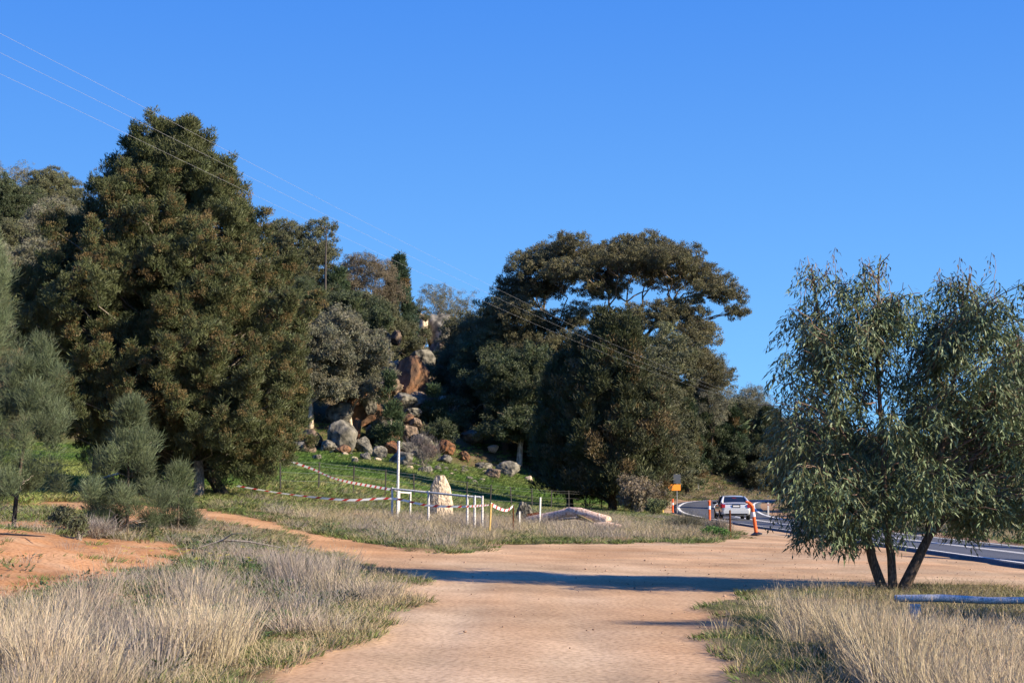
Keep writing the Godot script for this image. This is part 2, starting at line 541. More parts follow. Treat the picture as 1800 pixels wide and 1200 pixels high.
func cypress(called: String, label: String, at: Vector3, H: float, W: float, seed_: int, o := {}) -> Node3D:
	var r := RandomNumberGenerator.new()
	r.seed = seed_
	var root := thing(called, label, "tree", at, 0.0, o.get("group", ""))
	var clear: float = o.get("clear", 0.1)
	var size: float = o.get("size", 0.85)
	var col: Color = o.get("color", Color(0.055, 0.075, 0.034))
	var tip: Color = o.get("tip", Color(0.1, 0.07, 0.03))
	var brown: float = o.get("brown", 0.2)
	var shape: float = o.get("shape", 0.8)
	var lean: float = o.get("lean", 0.0)
	var bunches: int = o.get("bunches", int(W * H * 1.6))
	var each: int = o.get("each", 7)
	var tr := Shape.new()
	var thick: float = o.get("thick", 0.02 * H)
	tr.tube([Vector3(0, -0.2, 0), Vector3(lean * 0.15, H * 0.25, 0), Vector3(lean * 0.6, H * 0.6, 0.02 * H), Vector3(lean, H * 0.96, 0)], [thick * 1.2, thick, thick * 0.6, thick * 0.1], 9, Color.WHITE)
	part("trunk", tr.mesh(true), M.bark, root)
	var br := Shape.new()
	var g := []; var gt := []; var b := []; var bt := []
	for i in bunches:
		var u := pow(r.randf(), 1.25)
		var t := lerpf(clear, 0.97, u)
		var a := r.randf() * TAU
		var f := lerpf(0.72, 1.0, u / 0.25) if u < 0.25 else pow(maxf(1.0 - (u - 0.25) / 0.78, 0), shape)
		f *= 0.86 + 0.34 * tone_noise.get_noise_3d(cos(a) * 25 + seed_, t * 90, sin(a) * 25)
		var rag: float = o.get("rag", 0.0)
		f *= (1.0 if rag == 0 else 1.2) - rag * r.randf()
		if rag > 0 and fine_noise.get_noise_3d(cos(a) * 40 + seed_ * 9, t * 260, sin(a) * 40) < -0.08:
			continue
		var rr := W / 2 * f * sqrt(lerpf(0.22, 1.0, r.randf()))
		var c := Vector3(cos(a) * rr + lean * t, t * H, sin(a) * rr)
		var br_h := H * r.randf_range(0.035, 0.07)
		var k := 1.0 + 0.5 * tone_noise.get_noise_3dv(c * 14 + Vector3(seed_, 0, 0))
		var outer := rr > W / 2 * f * 0.7
		if i % 4 == 0 and rr > W * 0.12:
			limb(br, r, Vector3(lean * t * 0.8, maxf(t * H - rr * 0.45, 0.3), 0), c, thick * 0.28 * (1.1 - t), 0.012, 0.0, 4)
		if outer and r.randf() < brown and u < 0.9:
			fill(b, bt, r, c, Vector3(br_h * 0.8, br_h, br_h * 0.8), each, size, Color(tip.r * k, tip.g * k, tip.b * k))
		else:
			fill(g, gt, r, c, Vector3(br_h * 0.8, br_h * 1.15, br_h * 0.8), each, size, Color(col.r * k, col.g * k, col.b * k))
	if br.v.size():
		tag(part("branches", br.mesh(true), o.get("bark", M.grey_wood), root), "", "", "", "stuff")
	many("crown", o.get("leaf", clump.sprig), M.leaf, g, gt, root)
	if b.size():
		many("cone_tips", clump.cone_sprig, M.leaf, b, bt, root)
	return root

func gum(called: String, label: String, at: Vector3, H: float, W: float, seed_: int, o := {}) -> Node3D:
	var r := RandomNumberGenerator.new()
	r.seed = seed_
	var root := thing(called, label, "tree", at, 0.0, o.get("group", ""))
	var low: float = o.get("low", 0.45)
	var lobes: Array = o.get("lobes", [])
	var col: Color = o.get("color", Color(0.075, 0.085, 0.045))
	var size: float = o.get("size", 0.72)
	var dense: float = o.get("dense", 1.0)
	var thick: float = o.get("thick", 0.022 * H)
	var fork: float = o.get("fork", 0.3)
	var twigs: int = o.get("twigs", 3)
	var sharp: bool = o.get("airy", false)
	if lobes.is_empty():
		var n: int = o.get("count", 12)
		for i in n:
			var t := lerpf(low, 0.93, (i + r.randf()) / n)
			var u := (t - low) / (1 - low)
			var f := sqrt(maxf(1 - pow(absf(u * 1.7 - 0.75), 2.2), 0.06))
			var a := i * 2.4 + r.randf()
			var rr := W / 2 * f * r.randf_range(0.45, 0.8)
			lobes.append([Vector3(cos(a) * rr, t * H, sin(a) * rr), Vector3(W * r.randf_range(0.2, 0.3), H * r.randf_range(0.08, 0.13) + W * 0.05, W * r.randf_range(0.2, 0.3))])
	var lean: Vector3 = o.get("lean", Vector3(r.randf_range(-0.06, 0.06) * H, 0, r.randf_range(-0.03, 0.03) * H))
	var crotch := Vector3(lean.x * 0.5, H * fork, lean.z * 0.5)
	var tr := Shape.new()
	tr.tube([Vector3(0, -0.2, 0), crotch * 0.45, crotch], [thick * 1.35, thick * 1.05, thick * 0.85], 9)
	part("trunk", tr.mesh(true), o.get("bark", M.pale_bark), root)
	var br := Shape.new()
	var limbs := []
	var nl: int = o.get("limbs", 4)
	for i in nl:      # main limbs reach towards the highest lobes spread over the crown
		var l: Array = lobes[(i * lobes.size()) / nl]
		limbs.append(limb(br, r, crotch, crotch.lerp(l[0], 0.72), thick * 0.6, thick * 0.25, H * 0.02, 6))
	for l in lobes:
		var best: Vector3 = crotch
		for pts in limbs:
			for k in range(2, 7):
				if pts[k].distance_to(l[0]) < best.distance_to(l[0]) and pts[k].y < l[0].y + l[1].y:
					best = pts[k]
		limb(br, r, best, l[0] - Vector3(0, l[1].y * 0.3, 0), thick * 0.22, thick * 0.08, H * 0.015, 5)
		for k in twigs:
			var e: Vector3 = l[0] + Vector3(r.randf_range(-0.8, 0.8), r.randf_range(-0.2, 0.7), r.randf_range(-0.8, 0.8)) * l[1]
			limb(br, r, best.lerp(l[0], 0.6), e, thick * 0.09, 0.012, 0.0, 4)
	tag(part("branches", br.mesh(true), o.get("bark", M.pale_bark), root), "", "", "", "stuff")
	var g := []; var gt := []
	var gap: float = o.get("gap", 0.0)
	var grain: float = o.get("grain", 24.0)
	for l in lobes:
		var k := r.randf_range(0.85, 1.15)
		var vol: float = l[1].x * l[1].y + l[1].y * l[1].z + l[1].x * l[1].z
		for j in int(vol * 15.0 * dense / (size * size)):
			var q := Vector3(r.randfn(), r.randfn(), r.randfn()).normalized() * pow(r.randf(), 0.45) * 1.12
			var p: Vector3 = l[0] + q * l[1]
			var hole := fine_noise.get_noise_3d(p.x * grain + seed_ * 37, p.y * grain * 1.4, p.z * grain)
			if hole < -0.05 + gap + 0.25 * (q.length() - 0.7) - 0.12 * q.y:
				continue
			var bas := Basis.from_euler(Vector3(r.randf_range(-0.6, 0.6), r.randf() * TAU, r.randf_range(-0.6, 0.6)))
			g.append(Transform3D(bas.scaled(Vector3.ONE * size * r.randf_range(0.7, 1.3)), p))
			var kk := 1.4 * k * r.randf_range(0.8, 1.2) * (1.0 + 0.5 * tone_noise.get_noise_3dv(p * 10))
			gt.append(Color(col.r * kk * r.randf_range(0.93, 1.07), col.g * kk, col.b * kk * r.randf_range(0.9, 1.1)))
	many("crown", clump.airy if sharp else clump.gum, M.leaf, g, gt, root)
	return root

func big_cypress() -> void:
	var at := on_land(-10.3, -49.65)
	var root := thing("cypress_pine", "very large cypress pine with rust-brown cone tips left of the track", "tree", at)
	var r := RandomNumberGenerator.new()
	r.seed = 77
	var tr := Shape.new()
	tr.tube([Vector3(0.3, -0.2, 0.1), Vector3(-0.1, 0.45, 0.05), Vector3(-0.55, 1.2, 0), Vector3(-1.2, 3.2, 0.1), Vector3(-1.6, 6.5, 0), Vector3(-1.9, 10, 0), Vector3(-2.0, 12.9, 0)], [0.24, 0.21, 0.2, 0.2, 0.16, 0.08, 0.02], 12)
	part("trunk", tr.mesh(true), M.bark, root)
	var br := Shape.new()
	var g := []; var gt := []; var b := []; var bt := []
	# half-width of the crown to the left and the right of its axis, by height
	var ys := [0.4, 1.1, 1.8, 2.6, 3.6, 5.0, 6.2, 7.6, 8.8, 10.0, 11.2, 12.2, 13.0, 13.6]
	var lefts := [0.4, 0.9, 2.8, 3.6, 4.5, 4.8, 4.9, 4.6, 4.1, 3.5, 2.35, 1.7, 1.05, 0.3]
	var rights := [2.3, 3.4, 4.0, 4.5, 4.8, 4.8, 4.5, 4.1, 3.7, 3.0, 2.2, 1.45, 0.9, 0.3]
	for i in 530:
		var y := 0.7 + 12.6 * pow((i + r.randf()) / 430.0, 1.05) if i < 430 else r.randf_range(2.6, 8.5)
		var k := 0
		while k < 12 and ys[k + 1] < y:
			k += 1
		var t: float = (y - ys[k]) / (ys[k + 1] - ys[k])
		var a := i * 2.39996 + r.randf_range(-0.5, 0.5) if i < 430 else r.randf_range(0.3, 2.84)
		var w: float = lerpf(lefts[k], lefts[k + 1], t) if cos(a) < 0 else lerpf(rights[k], rights[k + 1], t)
		if y < 2.4 and cos(a) < 0 and r.randf() < 0.5:
			continue
		if y < 1.8 and -1.85 + cos(a) * w > -1.4 and -1.85 + cos(a) * w < 1.2:
			continue
		w *= r.randf_range(0.84, 1.06) if i % 11 else 1.16
		var depth := w * 0.95 if y > 2 else 2.6
		var rr := 1.0 if i % 5 < 3 else r.randf_range(0.45, 0.8)
		var end := Vector3(-1.85 + cos(a) * w * rr, y, sin(a) * depth * rr)
		var long_ := r.randf_range(0.7, 1.4) * (1.0 if y < 11 else 0.6)
		var start := end - Vector3(cos(a) * 0.55, 0.85, sin(a) * 0.55) * long_
		limb(br, r, Vector3(-1.2 - 0.06 * y, maxf(y - w * rr * 0.6, 1.0), 0), start.lerp(end, 0.5), 0.05, 0.014, -0.1, 5)
		var tone := r.randf_range(0.88, 1.12)
		var rusty := 0.72 + 0.15 * cos(a) - maxf(0, y - 9.0) * 0.14 + r.randf_range(-0.1, 0.1) + 0.9 * tone_noise.get_noise_3dv(end * 9)
		for j in 5:
			var u := j / 4.0
			var c := start.lerp(end, u) + Vector3(r.randf_range(-0.4, 0.4), r.randf_range(-0.25, 0.25), r.randf_range(-0.4, 0.4))
			var fat := lerpf(0.42, 0.26, u) * r.randf_range(0.8, 1.2)
			fill(g, gt, r, c, Vector3(fat, fat * 1.3, fat), 11, 0.31, Color(0.068 * tone, 0.08 * tone, 0.034 * tone), 0.35, 0.5)
			if rr > 0.7 and u > 0.1 and y < 11.5 and r.randf() < rusty:
				fill(b, bt, r, c + Vector3(cos(a) * 0.06, 0.06, sin(a) * 0.06), Vector3(fat, fat * 1.2, fat) * 1.08, 6, 0.24, Color(0.128 * tone, 0.094 * tone, 0.04 * tone), 0.35, 0.35)
	tag(part("branches", br.mesh(true), M.grey_wood, root), "", "", "", "stuff")
	many("crown", clump.sprig, M.leaf, g, gt, root)
	many("cone_tips", clump.cone_sprig, M.leaf, b, bt, root)

func crown_top(x: float) -> float:      # the uneven top of the weeping gum
	var top := 3.7
	for e in [[-1.65, 4.5], [-1.4, 5.2], [-0.8, 5.3], [-0.65, 4.9], [-0.5, 5.3], [0.2, 5.35], [0.4, 4.65], [0.7, 4.95], [0.9, 5.2], [1.75, 5.1], [2.0, 4.5], [2.35, 3.9]]:
		if x > e[0]:
			top = e[1]
	return top

func weeping_gum() -> void:
	var at := on_land(5.99, -22.4)
	var root := thing("weeping_gum_tree", "weeping gum tree with three stems and hanging leaves right of the track", "tree", at)
	var r := RandomNumberGenerator.new()
	r.seed = 9
	var stems := [
		[[Vector3(-0.12, -0.1, 0), Vector3(-0.3, 0.45, 0), Vector3(-0.42, 1.0, 0.05), Vector3(-0.62, 2.0, 0), Vector3(-0.95, 3.3, 0.1), Vector3(-1.15, 5.0, 0)], 0.075],
		[[Vector3(0, -0.1, 0.05), Vector3(-0.03, 0.5, 0.1), Vector3(-0.12, 1.1, 0.15), Vector3(-0.15, 2.2, 0.25), Vector3(-0.2, 3.6, 0.2), Vector3(-0.1, 5.1, 0.1)], 0.065],
		[[Vector3(0.12, -0.1, 0), Vector3(0.35, 0.35, 0), Vector3(0.62, 0.8, -0.1), Vector3(0.78, 1.7, -0.1), Vector3(1.05, 3.2, 0), Vector3(1.38, 5.0, 0.05)], 0.085],
		[[Vector3(0.62, 0.8, -0.1), Vector3(0.95, 1.2, -0.05), Vector3(1.3, 1.9, 0), Vector3(1.75, 2.9, 0.1), Vector3(2.15, 4.0, 0)], 0.05],
	]
	var tips := []
	for st in stems:
		var s := Shape.new()
		var rad := []
		for i in st[0].size():
			rad.append(st[1] * lerpf(1.2, 0.22, float(i) / (st[0].size() - 1)))
		var c := Curve3D.new()
		for p in st[0]:
			c.add_point(p)
		s.tube(st[0], rad, 9)
		part("trunk" if st[1] > 0.055 else "limb", s.mesh(true), M.smooth_bark, root)
		for i in 26:
			var t := r.randf_range(0.42, 1.0)
			var p := c.sample_baked(c.get_baked_length() * t)
			var a := r.randf() * TAU
			var reach := r.randf_range(0.25, 1.05) * lerpf(1.1, 0.55, clampf((p.y - 2.5) / 2.5, 0, 1))
			tips.append([p, p + Vector3(cos(a) * reach * 0.95, r.randf_range(0.0, 0.55), sin(a) * reach), 0.014])
	# sprays that fill the outline: [x, height, how many]
	for e in [[-1.6, 3.9, 5], [-1.7, 3.0, 6], [-1.6, 2.4, 6], [-1.5, 1.7, 6], [-1.2, 1.15, 9], [-1.0, 0.95, 5], [-0.6, 1.3, 7], [0.2, 1.4, 7], [1.4, 1.5, 8], [1.9, 1.3, 7], [2.3, 1.7, 8], [2.3, 2.6, 8], [2.1, 3.4, 7], [1.7, 4.3, 6], [0.5, 1.9, 7], [-0.2, 2.6, 8], [0.6, 3.0, 8], [1.5, 2.6, 8], [-1.2, 2.2, 7], [-0.9, 4.3, 5], [0.9, 4.5, 5], [-0.1, 4.6, 4], [-1.6, 3.4, 5], [-1.6, 2.0, 5], [-1.4, 1.45, 6], [-1.35, 4.5, 6], [-1.2, 4.0, 6], [-0.3, 4.2, 6], [1.15, 4.2, 7], [0.9, 3.7, 7], [-0.4, 3.3, 7], [-1.3, 3.0, 7], [2.5, 2.1, 7], [2.2, 3.0, 6], [1.2, 3.2, 6], [-0.2, 1.8, 6], [0.8, 2.2, 6], [-1.1, 1.35, 7], [-0.3, 1.25, 6], [0.6, 1.3, 6], [1.8, 1.2, 7], [2.4, 1.35, 7], [-0.9, 1.9, 6], [1.9, 2.2, 6], [1.75, 4.6, 6], [1.5, 4.3, 5], [2.3, 3.7, 7], [2.6, 2.9, 7], [2.7, 2.2, 7], [2.6, 1.6, 7]]:
		for k in e[2]:
			var q := Vector3(e[0] + r.randf_range(-0.3, 0.3), e[1] + r.randf_range(-0.25, 0.3), r.randf_range(-1.25, 1.25))
			var base := Vector3(q.x * 0.55, q.y * 0.82 + 0.1, q.z * 0.3)
			tips.append([base, q, 0.013])
	var br := Shape.new()
	var g := []; var gt := []; var h := []; var ht := []
	for t in tips:
		if t[1].y > crown_top(t[1].x) + 0.05:
			t[1] = Vector3(t[1].x, crown_top(t[1].x) - 0.1, t[1].z)
		var pts := limb(br, r, t[0], t[1], t[2], 0.005, 0.08, 4)
		var n := r.randi_range(6, 10)
		var tone0 := r.randf_range(0.85, 1.15)
		for k in n:
			var at_: Vector3 = pts[r.randi_range(3, 6)] + Vector3(r.randf_range(-0.14, 0.14), r.randf_range(-0.08, 0.1), r.randf_range(-0.14, 0.14))
			var len_ := r.randf_range(0.35, 0.72)
			var low := 0.3 if at_.x < -0.7 else (0.48 if at_.x < 1.3 else 0.34)
			var roof := crown_top(at_.x)
			if at_.y > roof or at_.x < (-1.6 if at_.y < 1.7 else -1.82):
				continue
			if fine_noise.get_noise_3d(at_.x * 60, at_.y * 34, at_.z * 60) < (-0.1 if at_.y > 3.2 else -0.16):
				continue
			if at_.y - len_ < low:
				if at_.y - 0.35 < low:
					continue
				len_ = at_.y - low
			var bas := Basis.from_euler(Vector3(r.randf_range(-0.4, 0.4), r.randf() * TAU, r.randf_range(-0.4, 0.4))).scaled(Vector3(1.0, len_, 1.0) if len_ < 0.55 else Vector3(0.9, len_, 0.9))
			var tone := tone0 * r.randf_range(0.8, 1.25)
			var col := Color(0.125 * tone, 0.168 * tone, 0.086 * tone)
			if k % 2:
				g.append(Transform3D(bas, at_)); gt.append(col)
			else:
				h.append(Transform3D(bas, at_)); ht.append(col)
	# thin new shoots on top
	for i in 14:
		var x: float = [-1.2, -0.15, 1.35][i % 3] + r.randf_range(-0.45, 0.45)
		var p := Vector3(x, 5.0 + r.randf_range(-0.1, 0.15), r.randf_range(-0.4, 0.4))
		var tip := p + Vector3(r.randf_range(-0.1, 0.1), r.randf_range(0.1, 0.35), 0)
		limb(br, r, p - Vector3(0, 0.5, 0), tip, 0.008, 0.003, 0.0, 3)
		g.append(Transform3D(Basis.from_euler(Vector3(0, r.randf() * TAU, 0)).scaled(Vector3(0.6, 0.45, 0.6)), tip))
		gt.append(Color(0.15, 0.12, 0.08))
	tag(part("branches", br.mesh(true), M.twig_bark, root), "", "", "", "stuff")
	many("crown", clump.strand, M.leaf, g, gt, root)
	many("crown", clump.strand2, M.leaf, h, ht, root)

func bush(called: String, label: String, category: String, at: Vector3, H: float, W: float, seed_: int, col: Color, mesh: Mesh, size: float, n: int) -> void:
	var r := RandomNumberGenerator.new()
	r.seed = seed_
	var root := thing(called, label, category, at)
	var s := Shape.new()
	var g := []; var gt := []
	for i in 9:
		var a := i * 2.4
		var c := Vector3(cos(a) * W * 0.3 * r.randf(), H * r.randf_range(0.35, 0.75), sin(a) * W * 0.3 * r.randf())
		limb(s, r, Vector3(cos(a) * 0.05, -0.05, sin(a) * 0.05), c * 1.15, 0.012 * H + 0.006, 0.004, 0.0, 5)
		var k := r.randf_range(0.8, 1.2)
		fill(g, gt, r, c, Vector3(W * 0.28, H * 0.26, W * 0.28), n / 9 + 1, size, Color(col.r * k, col.g * k, col.b * k), 0.5, 0.5)
	tag(part("stems", s.mesh(true), M.grey_wood, root), "", "", "", "stuff")
	many("foliage", mesh, M.leaf, g, gt, root)

# ---------------------------------------------------------------- ground, road
func axis(dense_from: float, dense_to: float, step: float, low: float, high: float, grow: float) -> PackedFloat32Array:
	var a := []
	var x := dense_from
	var s := step
	while x > low:
		s *= grow
		x -= s
		a.push_front(x)
	x = dense_from
	while x < dense_to:
		a.append(x)
		x += step
	s = step
	while x < high:
		a.append(x)
		s *= grow
		x += s
	a.append(high)
	return PackedFloat32Array(a)

func d_bank(x: float, z: float) -> bool:
	return x < -5 and x > -14 and z > -36 and z < -15 and red_bank(x, z) > 0.1

func wheel_rut(x: float, z: float) -> float:      # the two worn wheel tracks of the near dirt road
	var mid := 0.1 + 0.12 * sin(z * 0.21) + 0.004 * z
	var off := absf(absf(x - mid) - 0.78)
	return exp(-pow(off / 0.27, 2)) * ease_in((30 + z) / 8) * clampf(0.75 + 0.8 * fine_noise.get_noise_2d(x * 9, z * 6), 0, 1)

func soil_color(x: float, z: float) -> Color:
	var d := -z
	var n := tone_noise.get_noise_2d(x * 8, z * 8)
	var f := fine_noise.get_noise_2d(x * 60, z * 60)
	if is_dirt(x, z):
		var pale := Color(0.59, 0.44, 0.29)
		var red := Color(0.62, 0.365, 0.19)
		var w := 0.25 + n * 0.5
		w += 0.8 * ease_in((-x - 1.0) / 3.0) * ease_in((d - 24) / 6)
		w += 0.12 * ease_in((d - 20) / 16) - 0.3 * ease_in((d - 42) / 14)
		w += 0.25 * ease_in((absf(x) - 1.3) / 1.0) * (1 - ease_in((d - 18) / 6))
		var ruts := fine_noise.get_noise_2d(x * 42, z * 3.0) if d < 24 else fine_noise.get_noise_2d(x * 5, z * 34)
		var c := pale.lerp(red, clampf(w + ruts * 0.28, 0, 1))
		var wheel := wheel_rut(x, z)
		c = c.lerp(Color(0.62, 0.485, 0.34), wheel * 0.5)
		return c * (1.0 + 0.16 * f + 0.12 * ruts + 0.2 * minf(0.0, tone_noise.get_noise_2d(x * 40 + 70, z * 12)))
	var b := red_bank(x, z)
	if b > 0.2 and d > 14:
		return Color(0.52, 0.27, 0.13).lerp(Color(0.5, 0.33, 0.2), clampf(f + 0.3, 0, 1)) * (1 + 0.15 * f)
	var p := past_fence(x, z)
	if road_distance(x, z) < 6.2:
		return Color(0.46, 0.31, 0.2) * (1 + 0.2 * f)
	if p > 0:
		var w := foot_width(x, z)
		var green := Color(0.075, 0.13, 0.028).lerp(Color(0.13, 0.15, 0.045), clampf(n + 0.4, 0, 1))
		var hill := Color(0.12, 0.1, 0.06).lerp(Color(0.17, 0.135, 0.085), clampf(n * 1.5 + 0.4, 0, 1))
		return green.lerp(hill, maxf(ease_in((p - w + 4 + n * 10) / 10), ease_in((d - 140) / 12))) * (1 + 0.2 * f)
	var litter := Color(0.23, 0.18, 0.11).lerp(Color(0.11, 0.125, 0.05), clampf(0.5 + n * 1.6, 0, 1))
	if x < 0 and d < 36:
		litter = litter.lerp(Color(0.33, 0.2, 0.12), clampf(0.3 + n, 0, 0.7))
	return litter * (1 + 0.25 * f)

func build_ground() -> void:
	var xs := axis(-13.0, 15.0, 0.2, -900.0, 900.0, 1.09)
	var zs := axis(-62.0, 3.0, 0.2, -1500.0, 260.0, 1.035)
	var s := Shape.new()
	var w := xs.size()
	for z in zs:
		for x in xs:
			var y := land(x, z)
			var c := Color(0.16, 0.15, 0.07)
			if z < 20 and z > -320 and absf(x) < 190:
				c = soil_color(x, z)
				var rough := fine_noise.get_noise_2d(x * 25, z * 25) * 0.05 + tone_noise.get_noise_2d(x * 10, z * 10) * 0.1
				var q := road_distance(x, z)
				if q < 5.5:
					rough = -0.06
				elif is_dirt(x, z):
					rough = fine_noise.get_noise_2d(x * 12, z * 5) * 0.012 - 0.03 - 0.022 * wheel_rut(x, z)
				elif d_bank(x, z):
					rough += fine_noise.get_noise_2d(x * 70, z * 70) * 0.05
				y += rough
			s.add(Vector3(x, y, z), c)
	for j in zs.size() - 1:
		for i in w - 1:
			var a := j * w + i
			s.quad(a, a + w, a + w + 1, a + 1)
	tag(part("ground", s.mesh(true, true), M.soil), "", "", "", "structure")

func road_frame(at: float) -> Array:       # point and sideways vector at a distance along the road
	var left := at
	for i in road_line.size() - 1:
		var d := road_line[i + 1] - road_line[i]
		if left <= d.length() or i == road_line.size() - 2:
			return [road_line[i] + d.normalized() * left, d.normalized()]
		left -= d.length()
	return []

func road_points(from: float, to: float) -> Array:
	var pts := []
	var k := from
	while k <= to:
		var f := road_frame(k)
		var g := road_frame(minf(k + 6, to + 6))
		var e := road_frame(maxf(k - 6, 0.0))
		var dir: Vector2 = (f[1] + g[1] + e[1]).normalized()
		pts.append([(f[0] + g[0] + e[0]) / 3.0, Vector2(-dir.y, dir.x)])
		k += 1.0
	return pts

func road_band(halves: Array, from: float, to: float, up: float, ragged := 0.0) -> ArrayMesh:
	var s := Shape.new()
	var pts := road_points(from, to)
	var n := halves.size()
	for i in pts.size():
		for k in n:
			var w: float = halves[k]
			if ragged > 0 and (k <= 1 or k >= n - 2):
				w += (fine_noise.get_noise_2d(i * 22.0, w * 90) + 0.4 * r_hash(i, k)) * ragged
			var p: Vector2 = pts[i][0] + pts[i][1] * w
			var dust := Color(1, 1, 1)
			if ragged > 0:
				var d := clampf((absf(w) - 3.1) / 0.8 + tone_noise.get_noise_2d(p.x * 12, p.y * 6) * 0.5, 0, 1)
				var track := 0.9 + 0.14 * cos(absf(w) * 3.6) + 0.1 * fine_noise.get_noise_2d(p.x * 30, p.y * 2)
				dust = Color(track, track, track).lerp(Color(1.5, 1.1, 0.76), d * 0.55)
			var skirt := ragged > 0 and (k == 0 or k == n - 1)
			s.add(Vector3(p.x, land(p.x, p.y) + (up if not skirt else -0.25), p.y), dust)
	for i in pts.size() - 1:
		for k in n - 1:
			var a := i * n + k
			s.quad(a, a + 1, a + n + 1, a + n)
	return s.mesh(true)

func r_hash(i: int, k: int) -> float:
	return fposmod(sin(i * 12.9898 + k * 78.233) * 43758.5453, 1.0) - 0.5

func build_road() -> void:
	var road := part("road", road_band([-3.82, -3.8, -3.4, -2.6, -1.7, -0.8, 0.0, 0.8, 1.7, 2.6, 3.4, 3.8, 3.82], 8, 330, 0.03, 0.3), M.tar)
	tag(road, "", "", "", "structure")
	part("edge_line", road_band([-3.42, -3.2], 10, 320, 0.036), M.line, road)
	part("edge_line", road_band([3.2, 3.42], 10, 320, 0.036), M.line, road)
	part("centre_line", road_band([-0.24, -0.08], 10, 320, 0.036), M.line, road)
	part("centre_line", road_band([0.08, 0.24], 10, 320, 0.036), M.line, road)

# ---------------------------------------------------------------- boulders
func boulder(label: String, x: float, z: float, w: float, hgt: float, mat: Material, variant: int, turn := 0.0, lift := 0.0, deep := 1.0, tilt := 0.0) -> void:
	var o := part("boulder", rocks[variant % 8], mat)
	var y := land(x, z)
	o.position = Vector3(x, y + hgt * 0.4 + lift, z)
	o.basis = Basis.from_euler(Vector3(0, 0, tilt)) * Basis.from_scale(Vector3(w, hgt * 1.12, w * deep)) * Basis.from_euler(Vector3(variant * 0.3, turn, 0))
	tag(o, label, "boulder")

